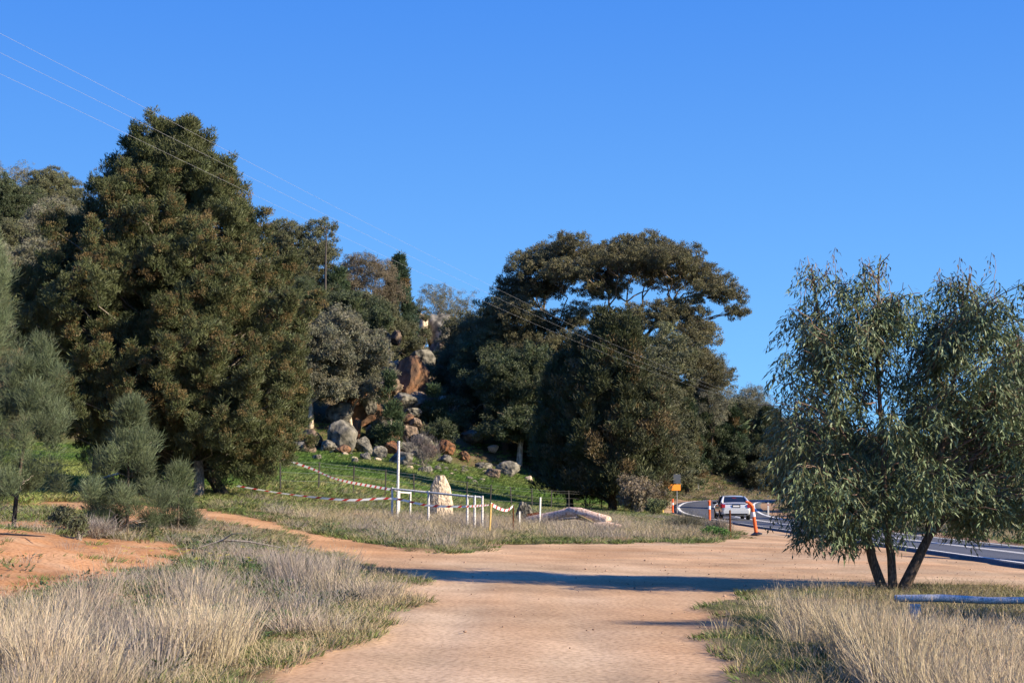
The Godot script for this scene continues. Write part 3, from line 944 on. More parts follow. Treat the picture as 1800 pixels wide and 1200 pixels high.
func build_boulders() -> void:
	boulder("pinkish boulder at the left end of the rock pile, in front of leaning pale trunks", -15.7, -111, 1.5, 1.55, M.pink_rock, 0, 0.5, 0.1)
	boulder("leftmost low grey boulder in the grass at the end of the rock pile", -15.96, -105.4, 1.3, 0.9, M.granite, 1, 1.0)
	boulder("brownish boulder leaning against the leftmost grey boulder of the pile", -15.2, -104.9, 1.15, 0.85, M.pink_rock, 2, 2.0)
	boulder("pale speckled boulder at the foot of the slender white trunks", -14.3, -109, 1.35, 1.05, M.granite, 3, 0.7)
	boulder("largest grey boulder of the pile, standing tall above the paddock", -13.2, -110.5, 2.4, 2.7, M.granite, 4, 1.3, 0.1)
	boulder("narrow orange-stained rock rising behind the largest grey boulder", -12.5, -113.5, 0.9, 2.1, M.rust_rock, 5, 0.2, 0.5)
	boulder("grey boulder just right of the largest boulder of the pile", -11.6, -111, 1.6, 1.4, M.granite, 6, 0.9)
	boulder("flat reddish boulder lying before the largest grey boulder", -12.8, -106.5, 1.5, 0.8, M.brown_rock, 7, 0.4)
	boulder("small round grey rock alone in the grass left of the pile", -13.5, -97.6, 0.62, 0.5, M.granite, 0, 2.2)
	boulder("small round grey rock alone in the grass below the largest boulder", -10.96, -98.1, 0.55, 0.45, M.granite, 2, 0.1)
	boulder("grey and orange boulder left of the top of the white pole", -9.9, -105.4, 1.35, 1.05, M.granite, 3, 2.4)
	boulder("broad grey boulder just right of the top of the white pole", -7.9, -101.9, 1.85, 1.35, M.granite, 5, 0.3)
	boulder("rust-red boulder directly above the top of the white pole", -9.4, -111.5, 1.3, 0.95, M.rust_rock, 6, 1.0, 0.25)
	boulder("grey boulder up the slope right of the rust-red boulder", -8.3, -113, 1.6, 1.2, M.granite, 1, 1.7, 0.1)
	boulder("boulder with a bright orange underside beside the bare dark scrub", -5.4, -117.5, 1.4, 1.25, M.rust_rock, 4, 2.9, 0.1)
	boulder("brown upright rock right of the orange-bottomed boulder", -3.9, -118, 0.95, 0.9, M.brown_rock, 0, 0.6)
	boulder("low grey boulder in front of the orange-bottomed boulder", -5.4, -113.5, 1.35, 0.8, M.granite, 7, 0.8)
	boulder("low grey slab in the grass at the near right end of the pile", -6.2, -101, 1.0, 0.6, M.granite, 2, 1.2)
	boulder("squarish pale brown boulder in the paddock right of the standing stone", -1.5, -110.5, 1.3, 1.0, M.pink_rock, 5, 0.5)
	boulder("large rounded grey boulder in the paddock behind the squarish one", -0.3, -114.5, 2.1, 1.4, M.granite, 3, 1.9)
	boulder("small pale flat rock in the grass near the dark drooping tree", 1.42, -115.5, 0.8, 0.5, M.stone, 6, 0.3)
	boulder("large overhanging dark boulder with a hollow below it on the slope", -12.6, -117.5, 3.4, 3.3, M.brown_rock, 6, 2.1, 0.4, 0.8)
	boulder("pale slab resting on the edge of the overhanging dark boulder", -11.9, -116.5, 1.3, 1.7, M.granite, 1, 0.9, 1.7)
	boulder("big brown split boulder high on the hillside in the middle", -9.3, -127, 2.6, 3.7, M.brown_rock, 2, 0.4, 0.3)
	boulder("dark brown right half of the split boulder on the hillside", -8.4, -127.6, 1.9, 3.4, M.brown_rock, 4, 1.4, 0.4)
	boulder("pale rounded boulder on top of a tall rock high on the hillside", -12.6, -136, 1.9, 1.9, M.granite, 0, 0.8, 2.6)
	boulder("tall rock with an orange foot carrying the pale rounded boulder", -12.2, -133, 1.5, 3.0, M.stone, 3, 0.2, 0.3)
	boulder("pinkish pointed rock right of the pale rounded boulder high on the hill", -11.5, -138, 1.3, 1.6, M.pink_rock, 7, 0.9, 2.9)
	boulder("left one of the two big boulders on the skyline, cracked and pale", -12.4, -186, 3.0, 5.2, M.stone, 5, 0.3, 1.6)
	boulder("right one of the two big boulders on the skyline, wider and greyer", -9.6, -187, 4.3, 5.8, M.granite, 1, 1.1, 1.2)
	boulder("small boulder wedged below the right skyline boulder", -9.5, -180, 2.2, 2.4, M.pink_rock, 2, 0.5, 0.6)
	boulder("pale rock slab showing between the olive bushes on the slope", -12.2, -121, 2.1, 1.3, M.granite, 7, 0.7, 0.5)
	boulder("small pinkish rock among shrubs right of the slender cypress in the rocks", -8.2, -118.5, 1.1, 1.0, M.pink_rock, 3, 0.4, 0.6)
	boulder("flat pale rock above the pinkish rock among the shrubs", -8.5, -121, 1.4, 0.8, M.granite, 0, 1.5, 0.6)
	boulder("brownish rock behind the foot of the slender cypress in the rocks", -9.9, -115.5, 1.35, 1.1, M.brown_rock, 5, 0.9, 0.2)
	boulder("pale rock in a gap of the dark trees right of the rock pile", -1.6, -121, 1.0, 0.6, M.stone, 4, 0.5, 0.4)
	boulder("dark grey boulder in the shade just above the largest grey boulder", -14.2, -116, 2.2, 2.0, M.granite, 2, 0.9, 0.2)
	boulder("grey boulder between the rust-red boulder and the dark scrub", -7.2, -111, 1.3, 1.0, M.granite, 4, 2.0)
	boulder("low brown boulder in the shade left of the orange-bottomed boulder", -6.9, -115.5, 1.5, 1.1, M.brown_rock, 7, 1.1)
	boulder("small brown boulder up the slope above the white pole", -9.0, -119, 1.4, 1.2, M.brown_rock, 1, 0.6, 0.3)
	boulder("flat grey boulder at the right end of the pile above the squarish one", -2.4, -117, 1.4, 0.8, M.granite, 5, 1.6)
	boulder("squat grey boulder left of the pole top, low in the grass", -10.6, -102.5, 1.0, 0.6, M.granite, 6, 0.4)
	boulder("dark boulder half hidden by the slender cypress in the rocks", -11.2, -115, 1.6, 1.4, M.granite, 3, 1.3, 0.2)
	boulder("pale boulder high on the slope between the split and the round boulder", -10.9, -131, 1.6, 1.6, M.granite, 6, 0.2, 0.5)
	boulder("grey boulder on the open slope straight above the dark bare scrub", -7.4, -116.5, 1.7, 1.4, M.granite, 0, 0.3, 0.1)
	boulder("tan boulder on the open slope right of the slender cypress", -8.6, -117, 1.5, 1.5, M.pink_rock, 5, 1.9, 0.1)
	boulder("grey slab leaning upslope behind the slender cypress tip", -9.6, -122.5, 2.3, 1.6, M.granite, 3, 0.6, 0.3, 1.0, 0.25)
	boulder("tan blocky boulder mid-slope below the split boulder", -8.3, -123.5, 2.0, 1.8, M.pink_rock, 7, 2.2, 0.2)
	boulder("shaded grey boulder mid-slope right of the tan blocky one", -6.6, -125, 1.9, 1.7, M.granite, 2, 1.2, 0.2)
	boulder("pair-forming lower grey boulder under the pale rounded hilltop boulder", -11.4, -129, 2.0, 1.8, M.granite, 6, 0.9, 0.4)
	boulder("tan ledge high on the slope just left of the split boulder", -11.2, -125.5, 2.4, 1.5, M.pink_rock, 1, 0.2, 0.3)
	boulder("long grey ledge in the dark trees above the paddock boulders", -3.2, -122, 2.4, 1.2, M.granite, 4, 0.5, 0.2)
	boulder("grey boulder at the back of the pile right of the largest boulder", -10.6, -117, 1.9, 1.7, M.granite, 5, 2.6, 0.2)
	boulder("tan boulder between the two skyline boulders and the split boulder", -9.6, -150, 2.6, 2.4, M.granite, 0, 1.6, 0.6)
	var r := RandomNumberGenerator.new()
	r.seed = 31
	for i in 72:
		var o := part("stone", rocks[i % 8], M.granite if i % 4 else M.stone)
		var x := r.randf_range(-14.5, -2.0)
		var z := -103.0 - r.randf() * 9 - 0.3 * (x + 8)
		if i > 44:
			x = r.randf_range(-9, -1.5); z = r.randf_range(-116, -101)
		var k := r.randf_range(0.18, 0.5)
		o.position = on_land(x, z, k * 0.2)
		o.basis = Basis.from_euler(Vector3(0, r.randf() * TAU, 0)).scaled(Vector3(k * 1.3, k * 0.8, k))
		tag(o, "small pale stone strewn in the grass along the foot of the rocky hill", "stone", "small stones strewn along the foot of the hill")

# ---------------------------------------------------------------- small things by the track
func pole(s: Shape, a: Vector3, b: Vector3, r: float, sides := 8) -> void:
	s.tube([a, b], [r, r], sides)

func tape_mesh(pts: Array, high: float, first_twist := 0.0) -> ArrayMesh:      # red and white slanting stripes along a curve
	var s := Shape.new()
	var c := Curve3D.new()
	for i in pts.size():
		var d: Vector3 = (pts[mini(i + 1, pts.size() - 1)] - pts[maxi(i - 1, 0)]) / 6.0
		c.add_point(pts[i], -d, d)
	var n := int(c.get_baked_length() / 0.15)
	var up := func(t: float) -> Vector3:
		var tw := sin(t * 0.9 + first_twist) * 0.5 + sin(t * 0.33 + first_twist * 2) * 0.5
		return Vector3(0, cos(tw), sin(tw)) * high
	for i in n:
		var a := i * 0.15
		var col := Color(0.6, 0.05, 0.05) if i % 3 == 1 else Color(0.84, 0.84, 0.82)
		var p := c.sample_baked(a); var q := c.sample_baked(minf(a + 0.15, c.get_baked_length()))
		var p2 := c.sample_baked(minf(a + 0.12, c.get_baked_length())); var q2 := c.sample_baked(minf(a + 0.27, c.get_baked_length()))
		s.face(p, q, q2 + up.call(a + 0.3), p2 + up.call(a + 0.1), col)
	return s.mesh()

func bollard(label: String, at: Vector3, tilt: Basis, bent := false) -> void:
	var o := thing("bollard", label, "bollard", at, 0.0, "orange bollards along the roadside")
	o.basis = tilt
	var foot := Shape.new()
	foot.lathe([[0.0, 0.0], [0.2, 0.0], [0.2, 0.04], [0.12, 0.07], [0.07, 0.1]], 12)
	part("foot", foot.mesh(), M.trim, o)
	var body := Shape.new()
	body.lathe([[0.065, 0.06], [0.06, 0.3], [0.057, 0.62], [0.057, 0.78], [0.06, 0.98]], 14)
	var top := Vector3(0, 1.0, 0)
	if bent:
		body.tube([Vector3(0, 0.96, 0), Vector3(-0.03, 1.03, 0), Vector3(-0.12, 1.12, 0), Vector3(-0.2, 1.15, 0)], [0.06, 0.058, 0.05, 0.035], 10)
	else:
		body.tube([Vector3(-0.075, 1.0, 0), Vector3(0.075, 1.0, 0)], [0.035, 0.035], 10)
		body.lathe([[0.06, 0.94], [0.05, 1.03], [0.02, 1.05], [0.0, 1.05]], 12)
	part("body", body.mesh(true), M.orange, o)
	var band := Shape.new()
	band.lathe([[0.0585, 0.62], [0.0615, 0.625], [0.0615, 0.775], [0.0585, 0.78]], 14)
	part("reflective_band", band.mesh(), M.band, o)

func guide_post(label: String, at: Vector3) -> void:
	var o := thing("guide_post", label, "guide post", at, 0.0, "white guide posts by the bend")
	var s := Shape.new()
	s.box(Vector3(0, 0.48, 0), Vector3(0.13, 1.1, 0.05))
	part("post", s.mesh(), M.white_paint, o)
	var e := Shape.new()
	e.box(Vector3(0, 0.85, 0.03), Vector3(0.06, 0.1, 0.012))
	part("reflector", e.mesh(), M.lamp_red, o)

func stake(called: String, label: String, category: String, at: Vector3, high: float, thick: float, mat: Material, lean := 0.0) -> void:
	var s := Shape.new()
	s.box(Vector3(0, high / 2 - 0.1, 0), Vector3(thick, high + 0.2, thick * 0.8), Basis.from_euler(Vector3(0, 0.5, lean)))
	var o := part(called, s.mesh(), mat)
	o.position = at
	tag(o, label, category)

func fence(label: String, from: Vector3, step: Vector3, count: int, high: float, seed_: int) -> void:
	var r := RandomNumberGenerator.new()
	r.seed = seed_
	var o := thing("wire_fence", label, "fence", on_land(from.x, from.z))
	var s := Shape.new()
	s.box(Vector3(0, high / 2 - 0.15, 0), Vector3(0.055, high + 0.3, 0.045))
	var m := s.mesh()
	var tops := []
	for i in count:
		var p := from + step * i
		var g := on_land(p.x, p.z) - o.position
		var e := part("post", m, M.black_steel, o)
		e.position = g
		e.rotation = Vector3(r.randf_range(-0.05, 0.05), 0.5, r.randf_range(-0.06, 0.06))
		tops.append(g)
	for k in [0.35, 0.62, 0.86, 0.97]:
		var w := Shape.new()
		for i in count - 1:
			w.tube([tops[i] + Vector3(0, high * k, 0.03), (tops[i] + tops[i + 1]) / 2 + Vector3(0, high * k - 0.02, 0.03), tops[i + 1] + Vector3(0, high * k, 0.03)], [0.004, 0.004, 0.004], 4, Color.WHITE, false)
		part("wire", w.mesh(), M.wire, o)

func build_small_things() -> void:
	# white pipe railing round the standing stone
	var o := thing("pipe_railing", "white pipe railing with open posts around the standing stone", "railing", Vector3(-2.5, land(-2.5, -46), -46))
	var ends := [Vector3(-3.92, 0, -46.2), Vector3(-2.7, 0, -45.7), Vector3(-1.42, 0, -44.9), Vector3(-0.94, 0, -44.8), Vector3(-1.18, 0, -44.6), Vector3(-3.55, 0, -49.3), Vector3(-3.9, 0, -48.8)]
	var tops := []
	for i in ends.size():
		var e: Vector3 = ends[i]
		var p := on_land(e.x, e.z) - o.position
		var h := 1.02 if i < 5 else 0.85
		var s := Shape.new()
		pole(s, p - Vector3(0, 0.15, 0), p + Vector3(0, h, 0), 0.037)
		part("post", s.mesh(true), M.white_paint, o)
		tops.append(p + Vector3(0, h - 0.05, 0))
	for e in [[0, 1], [1, 2], [2, 3], [0, 6], [5, 6]]:
		var s := Shape.new()
		s.tube([tops[e[0]], tops[e[1]]], [0.034, 0.034], 8)
		part("rail", s.mesh(true), M.white_paint, o)
	var fp := Shape.new()
	pole(fp, Vector3(0, -0.2, 0), Vector3(0.03, 2.55, 0), 0.045, 10)
	var flag := part("tall_pole", fp.mesh(true), M.white_paint)
	flag.position = on_land(-3.78, -46.6)
	tag(flag, "tall thin white pole at the left corner of the pipe railing", "pole")
	# standing stone: a tapered slab with a leaning flat face
	var st := Shape.new()
	var rings := []
	var r := RandomNumberGenerator.new()
	r.seed = 5
	for i in 9:
		var t := i / 8.0
		var half := lerpf(0.46, 0.36, pow(t, 1.5)) * (1.0 if t < 0.8 else lerpf(1.0, 0.62, (t - 0.8) / 0.2))
		var ring := []
		for e in [[-1.0, 0.0], [-0.78, 0.3], [-0.2, 0.42], [0.25, 0.4], [0.85, 0.26], [1.0, -0.05], [0.5, -0.32], [-0.55, -0.34]]:
			ring.append(Vector3(e[0] * half + r.randf_range(-0.03, 0.03) + (0.03 - 0.1 * t if e[0] > 0 else 0.05 * t), t * 1.62 - 0.12 + r.randf_range(-0.02, 0.02), e[1] * 0.8 * (1 - 0.45 * t) + r.randf_range(-0.02, 0.02)))
		rings.append(ring)
	st.loft(rings)
	st.cap(rings[8])
	var stone := part("standing_stone", st.mesh(), M.stone)
	stone.position = on_land(-2.55, -50.2)
	tag(stone, "tall pale standing stone behind the white pipe railing", "stone")
	# fallen trunk
	var log_ := thing("fallen_log", "fallen pale gum log with a bent middle lying in the dry grass", "log", on_land(2.0, -51))
	var s := Shape.new()
	s.tube([Vector3(-1.45, 0.2, -0.9), Vector3(-0.85, 0.3, -0.7), Vector3(-0.3, 0.4, -0.4), Vector3(0.05, 0.5, -0.1)], [0.13, 0.16, 0.17, 0.19], 12)
	s.tube([Vector3(0.05, 0.5, -0.1), Vector3(0.45, 0.46, 0.15), Vector3(0.95, 0.32, 0.5), Vector3(1.4, 0.2, 0.9)], [0.2, 0.22, 0.2, 0.2], 12)
	part("trunk", s.mesh(true), M.log_bark, log_)
	s = Shape.new()
	s.tube([Vector3(0.35, 0.42, 0.3), Vector3(0.8, 0.2, 0.8), Vector3(1.25, 0.0, 1.5)], [0.045, 0.04, 0.03], 6)
	part("branch", s.mesh(true), M.timber, log_)
	s = Shape.new()
	s.tube([Vector3(-0.3, 0.25, 0.0), Vector3(0.1, 0.3, 0.3), Vector3(0.4, 0.34, 0.35)], [0.05, 0.05, 0.04], 6)
	part("branch", s.mesh(true), M.grey_wood, log_)
	s = Shape.new()
	s.tube([Vector3(-0.5, 0.1, 0), Vector3(0, 0.12, 0.05), Vector3(0.45, 0.06, 0.1)], [0.13, 0.14, 0.1], 9)
	var chunk := part("log_piece", s.mesh(true), M.log_bark)
	chunk.position = on_land(3.35, -49.3)
	tag(chunk, "short pale log piece lying off the right end of the fallen log", "log")
	var grey := part("boulder", rocks[3], M.granite)
	grey.position = on_land(0.42, -52.5, 0.35)
	grey.basis = Basis.from_scale(Vector3(0.6, 0.85, 0.55))
	tag(grey, "upright grey rock left of the fallen log, near the sagging tape end", "boulder")
	s = Shape.new()
	s.tube([Vector3(-0.4, 0.25, 0.1), Vector3(0, 0.3, 0), Vector3(0.5, 0.15, -0.1)], [0.1, 0.12, 0.06], 8)
	var root_ := part("broken_branch", s.mesh(true), M.rust)
	root_.position = on_land(0.95, -52.3)
	tag(root_, "reddish broken branch between the grey rock and the fallen log", "branch")
	# stakes
	stake("wooden_stake", "pale timber stake at the right end of the striped tape", "stake", on_land(-0.64, -41.6), 0.86, 0.05, M.timber, -0.06)
	stake("rusty_stake", "thin rusty stake holding the sagging end of the striped tape", "stake", on_land(0.04, -43.9), 0.78, 0.035, M.rust)
	stake("white_stake", "tall white stake at the left end of the fallen log", "stake", on_land(1.02, -51.5), 0.98, 0.055, M.white_paint, -0.04)
	stake("white_stake", "short white stake right of the rusty stake in the grass", "stake", on_land(0.26, -48.5), 0.5, 0.045, M.white_paint)
	stake("star_picket", "dark rusty picket standing alone at the corner of the grass verge", "picket", on_land(6.72, -43.6), 0.85, 0.045, M.rust)
	stake("yellow_marker", "short yellow marker post by scrub left of the road bend", "post", on_land(10.4, -97.5), 0.75, 0.09, M.yellow)
	# tape
	var t1 := [Vector3(-9.2, land(-9.2, -47) + 0.46, -47), Vector3(-7.2, land(-7.2, -46.4) + 0.36, -46.4), Vector3(-5.4, land(-5.4, -46.2) + 0.4, -46.2), Vector3(-3.92, land(-3.92, -46.2) + 0.62, -46.15), Vector3(-2.7, land(-2.7, -45.65) + 0.52, -45.63), Vector3(-1.42, land(-1.42, -44.8) + 0.62, -44.82), Vector3(-0.64, land(-0.64, -41.6) + 0.8, -41.6)]
	tag(part("barrier_tape", tape_mesh(t1, 0.07, 0.4), M.tape), "lower red and white barrier tape from the big cypress past the railing", "tape")
	var t2 := [Vector3(-9.1, land(-9.1, -55) + 1.28, -54.9), Vector3(-7.6, land(-7.6, -53.4) + 1.02, -53.3), Vector3(-6.1, land(-6.1, -50.4) + 0.86, -50.4), Vector3(-3.92, land(-3.92, -46.2) + 0.9, -46.2)]
	tag(part("barrier_tape", tape_mesh(t2, 0.09, 1.3), M.tape), "upper red and white barrier tape running from the black fence to the railing", "tape")
	var t3 := [Vector3(-0.64, land(-0.64, -41.6) + 0.8, -41.57), Vector3(-0.4, land(-0.4, -42.5) + 0.66, -42.5), Vector3(-0.15, land(-0.15, -43.4) + 0.6, -43.4), Vector3(0.04, land(0.04, -43.9) + 0.74, -43.87)]
	tag(part("barrier_tape", tape_mesh(t3, 0.11, 2.2), M.tape), "sagging loose end of tape between the timber stake and rusty stake", "tape")
	# fences
	fence("black steel post and wire fence along the front of the green paddock", Vector3(-9.05, 0, -55.2), Vector3(1.13, 0, -2.6), 15, 1.2, 3)
	fence("black wire fence on the rise behind the young cypresses at left", Vector3(-15.3, 0, -51.4), Vector3(-2.6, 0, 0.4), 6, 1.38, 4)
	s = Shape.new()
	s.tube([Vector3(-0.55, 0.0, 0), Vector3(0.95, 0.42, 0.1)], [0.05, 0.045], 8)
	var pipe := part("leaning_pipe", s.mesh(true), M.white_paint)
	pipe.position = on_land(-14.4, -50.6, 0.4)
	tag(pipe, "white pipe leaning beside a black post behind the young cypresses", "pipe")
	s = Shape.new()
	s.tube([Vector3(0, -0.2, 0), Vector3(0.02, 0.6, 0), Vector3(-0.04, 1.25, 0)], [0.2, 0.18, 0.17], 10)
	s.cap([Vector3(0.13, 1.24, 0), Vector3(0.05, 1.3, -0.14), Vector3(-0.1, 1.22, -0.14), Vector3(-0.2, 1.28, 0), Vector3(-0.1, 1.2, 0.15), Vector3(0.05, 1.26, 0.14)])
	var stump := part("dead_stump", s.mesh(true), M.grey_wood)
	stump.position = on_land(-10.75, -48.4)
	tag(stump, "upright grey dead stump beside the leaning trunk of the big cypress", "stump")
	# bollards and guide posts
	bollard("farthest upright orange bollard, left of the bend in the road", on_land(11.2, -98.5), Basis())
	bollard("middle upright orange bollard, just left of the silver car", on_land(9.4, -67.3), Basis())
	bollard("nearest orange bollard, leaning left with its top bent over", on_land(8.25, -47.8), Basis.from_euler(Vector3(0.05, 0, 0.14)), true)
	guide_post("white guide post behind the bend, left of the silver car", on_land(21.6, -163.5))
	guide_post("white guide post right of the silver car on the road verge", on_land(20.3, -112))
	# road sign seen at the bend
	var sg := thing("road_sign", "orange road sign with a dark square panel above, at the bend", "sign", on_land(12.2, -106), 0.2)
	s = Shape.new()
	pole(s, Vector3(0.2, -0.2, -0.04), Vector3(0.2, 2.8, -0.04), 0.035)
	part("post", s.mesh(true), M.steel, sg)
	s = Shape.new()
	s.box(Vector3(0.0, 1.9, 0), Vector3(0.95, 0.46, 0.03))
	part("orange_panel", s.mesh(), M.sign_orange, sg)
	s = Shape.new()
	s.box(Vector3(0.2, 2.55, 0), Vector3(0.56, 0.66, 0.03))
	part("dark_panel", s.mesh(), M.sign_back, sg)
	# white rail at the right
	var rail := thing("white_rail", "low weathered white rail across the grass in the right foreground", "rail", Vector3(6.6, land(6.6, -16.8), -16.8))
	s = Shape.new()
	var rp := []
	var rr := []
	for i in 9:
		rp.append(Vector3(-2.05 + i * 0.55, 0.3 + 0.012 * sin(i * 2.1) - 0.006 * i, -0.1 + i * 0.02))
		rr.append(0.05 + 0.004 * sin(i * 1.7))
	s.tube(rp, rr, 12, Color.WHITE, true, 0.85)
	part("rail", s.mesh(true), M.old_white, rail)
	for x in [-1.85, 0.35, 2.2]:
		s = Shape.new()
		s.tube([Vector3(x, -0.2, 0), Vector3(x, 0.24, 0)], [0.07, 0.07], 10)
		part("post", s.mesh(true), M.old_white, rail)
	# fallen sticks
	s = Shape.new()
	s.tube([Vector3(-0.75, 0.16, 0.1), Vector3(-0.3, 0.3, 0), Vector3(0.2, 0.27, 0.05), Vector3(0.8, 0.16, 0)], [0.012, 0.022, 0.02, 0.01], 6)
	s.tube([Vector3(-0.3, 0.3, 0), Vector3(-0.1, 0.42, 0.2), Vector3(0.15, 0.44, 0.3)], [0.014, 0.01, 0.005], 5)
	var stick := part("fallen_stick", s.mesh(true), M.grey_wood)
	stick.position = on_land(-5.2, -27.0)
	tag(stick, "pale curved fallen stick lying in the grey grass of the left bank", "stick")
	s = Shape.new()
	s.tube([Vector3(-0.7, 0.03, -0.3), Vector3(-0.2, 0.05, 0), Vector3(0.3, 0.03, 0.15), Vector3(0.75, 0.02, 0.5)], [0.01, 0.02, 0.018, 0.008], 6)
	s.tube([Vector3(-0.2, 0.05, 0), Vector3(-0.1, 0.07, -0.35)], [0.012, 0.005], 5)
	stick = part("fallen_stick", s.mesh(true), M.dark_bark)
	stick.position = on_land(-8.9, -25.2)
	tag(stick, "thin dark dead stick lying on the bare red bank", "stick")
	# power cables
	for k in 3:
		var off: float = [-0.68, 0.0, 0.57][k]
		s = Shape.new()
		var pts := []
		var rad := []
		for i in 41:
			var t := lerpf(-0.5, 1.0, i / 40.0)
			var u := clampf(t, 0, 1)
			pts.append(Vector3(-7.66 + 33.36 * t + off, 8.19 + 0.71 * t - 4.4 * t * (1 - t) * (1.0 if t > 0 else 0.3), -21.0 - 106.0 * t))
			rad.append(0.0018)
		s.tube(pts, rad, 5)
		tag(part("power_cable", s.mesh(true), M.cable), ["lowest power cable, crossing left of the other two cables", "middle one of the three thin power cables over the trees", "upper right one of the three thin power cables"][k], "cable", "overhead power cables")

	var up := thing("power_pole", "timber power pole across the road behind the left side of the weeping gum", "pole", on_land(25.7, -127.1))
	var high := 8.98 - up.position.y
	s = Shape.new()
	s.tube([Vector3(0, -0.5, 0), Vector3(0, high + 0.5, 0)], [0.16, 0.12], 10)
	part("post", s.mesh(true), M.grey_wood, up)
	s = Shape.new()
	s.box(Vector3(-0.05, high - 0.14, 0.17), Vector3(1.6, 0.12, 0.1))
	part("crossarm", s.mesh(), M.grey_wood, up)

# ---------------------------------------------------------------- the car
func body_ring(z: float, w: float, low: float, high: float) -> Array:
	var out := []
	for e in [[0.0, 0.0], [0.8, 0.0], [0.95, 0.12], [1.0, 0.4], [0.995, 0.7], [0.95, 0.9], [0.86, 0.98], [0.5, 1.0], [0.0, 1.01]]:
		out.append(Vector3(e[0] * w, lerpf(low, high, e[1]), z))
	for e in [[0.5, 1.0], [0.86, 0.98], [0.95, 0.9], [0.995, 0.7], [1.0, 0.4], [0.95, 0.12], [0.8, 0.0]]:
		out.append(Vector3(-e[0] * w, lerpf(low, high, e[1]), z))
	return out

func build_car() -> void:
	var o := thing("parked_car", "silver-white sedan seen from behind on the sealed road", "car", on_land(13.6, -87.5, 0.035), -0.045)
	var rings := []
	for e in [[2.44, 0.7, 0.42, 0.72], [2.42, 0.78, 0.38, 0.84], [2.36, 0.84, 0.3, 0.99], [2.2, 0.88, 0.26, 1.05], [1.9, 0.9, 0.24, 1.06], [1.4, 0.915, 0.22, 1.03], [0.6, 0.92, 0.2, 0.97], [-0.8, 0.92, 0.2, 0.94], [-1.5, 0.91, 0.22, 0.92], [-2.0, 0.87, 0.26, 0.82], [-2.3, 0.8, 0.3, 0.72], [-2.45, 0.66, 0.36, 0.6]]:
		rings.append(body_ring(e[0], e[1], e[2], e[3]))
	rings.reverse()
	var s := Shape.new()
	s.loft(rings)
	s.cap(rings[rings.size() - 1])
	s.cap(rings[0], true)
	part("body", s.mesh(true), M.paint, o)
	# cabin: [z, height, half width at that height]; glass first, roof and pillars proud of it
	var gl := []
	for e in [[1.85, 1.04, 0.72], [1.2, 1.36, 0.64], [0.7, 1.425, 0.62], [0.0, 1.44, 0.62], [-0.5, 1.4, 0.61], [-1.5, 0.95, 0.7]]:
		gl.append([Vector3(0.84, 0.96, e[0]), Vector3(lerpf(0.84, e[2], 0.9), lerpf(0.96, e[1], 0.9), e[0]), Vector3(e[2] * 0.85, e[1], e[0]), Vector3(0, e[1] + 0.02, e[0]), Vector3(-e[2] * 0.85, e[1], e[0]), Vector3(-lerpf(0.84, e[2], 0.9), lerpf(0.96, e[1], 0.9), e[0]), Vector3(-0.84, 0.96, e[0])])
	gl.reverse()
	s = Shape.new()
	s.loft(gl, false)
	part("windows", s.mesh(), M.glass, o)
	var roof := []
	for e in [[1.16, 1.385, 0.62], [0.95, 1.42, 0.62], [0.6, 1.45, 0.62], [0.0, 1.463, 0.62], [-0.45, 1.425, 0.62], [-0.6, 1.36, 0.63]]:
		roof.append([Vector3(e[2] + 0.03, e[1] - 0.06, e[0]), Vector3(e[2] - 0.06, e[1], e[0]), Vector3(0, e[1] + 0.015, e[0]), Vector3(-e[2] + 0.06, e[1], e[0]), Vector3(-e[2] - 0.03, e[1] - 0.06, e[0])])
	roof.reverse()
	s = Shape.new()
	s.loft(roof, false)
	part("roof", s.mesh(true), M.paint, o)
	for x in [-1.0, 1.0]:
		s = Shape.new()
		s.tube([Vector3(x * 0.8, 1.03, 1.86), Vector3(x * 0.72, 1.22, 1.5), Vector3(x * 0.63, 1.37, 1.1)], [0.09, 0.075, 0.06], 8)
		part("rear_pillar", s.mesh(true), M.paint, o)
		s = Shape.new()
		s.tube([Vector3(x * 0.845, 0.96, 0.25), Vector3(x * 0.66, 1.4, 0.15)], [0.045, 0.04], 6)
		part("door_pillar", s.mesh(true), M.trim, o)
		s = Shape.new()
		s.tube([Vector3(x * 0.82, 0.95, -1.45), Vector3(x * 0.64, 1.4, -0.5)], [0.04, 0.04], 6)
		part("front_pillar", s.mesh(true), M.paint, o)
		s = Shape.new()
		for k in 4:
			var a := Vector3(x * (0.88 - k * 0.02), 0.0, 2.22 + k * 0.062)
			s.box(a + Vector3(-x * 0.06, 0.83 + 0.005 * k, 0.02), Vector3(0.22 - 0.01 * k, 0.25 - 0.02 * k, 0.09))
		part("tail_lamp", s.mesh(), M.lamp_red, o)
		s = Shape.new()
		s.box(Vector3(x * 1.0, 1.0, -0.75), Vector3(0.2, 0.13, 0.09))
		part("mirror", s.mesh(), M.trim, o)
		for z in [-1.45, 1.42]:
			var wheel := Node3D.new()
			wheel.name = "wheel"
			o.add_child(wheel, true)
			wheel.position = Vector3(x * 0.82, 0.32, z)
			s = Shape.new()
			s.lathe([[0.2, -0.11], [0.29, -0.11], [0.32, -0.08], [0.325, 0.0], [0.32, 0.08], [0.29, 0.11], [0.2, 0.11]], 20, Vector3.ZERO, Basis(Vector3(0, 0, 1), PI / 2))
			part("tyre", s.mesh(true), M.tyre, wheel)
			s = Shape.new()
			s.lathe([[0.0, -0.09], [0.2, -0.1], [0.205, 0.0], [0.2, 0.1], [0.0, 0.09]], 16, Vector3.ZERO, Basis(Vector3(0, 0, 1), PI / 2))
			part("rim", s.mesh(), M.rim, wheel)
	s = Shape.new()
	s.box(Vector3(0, 0.5, 2.42), Vector3(1.5, 0.2, 0.12))
	part("rear_bumper", s.mesh(), M.paint, o)
	s = Shape.new()
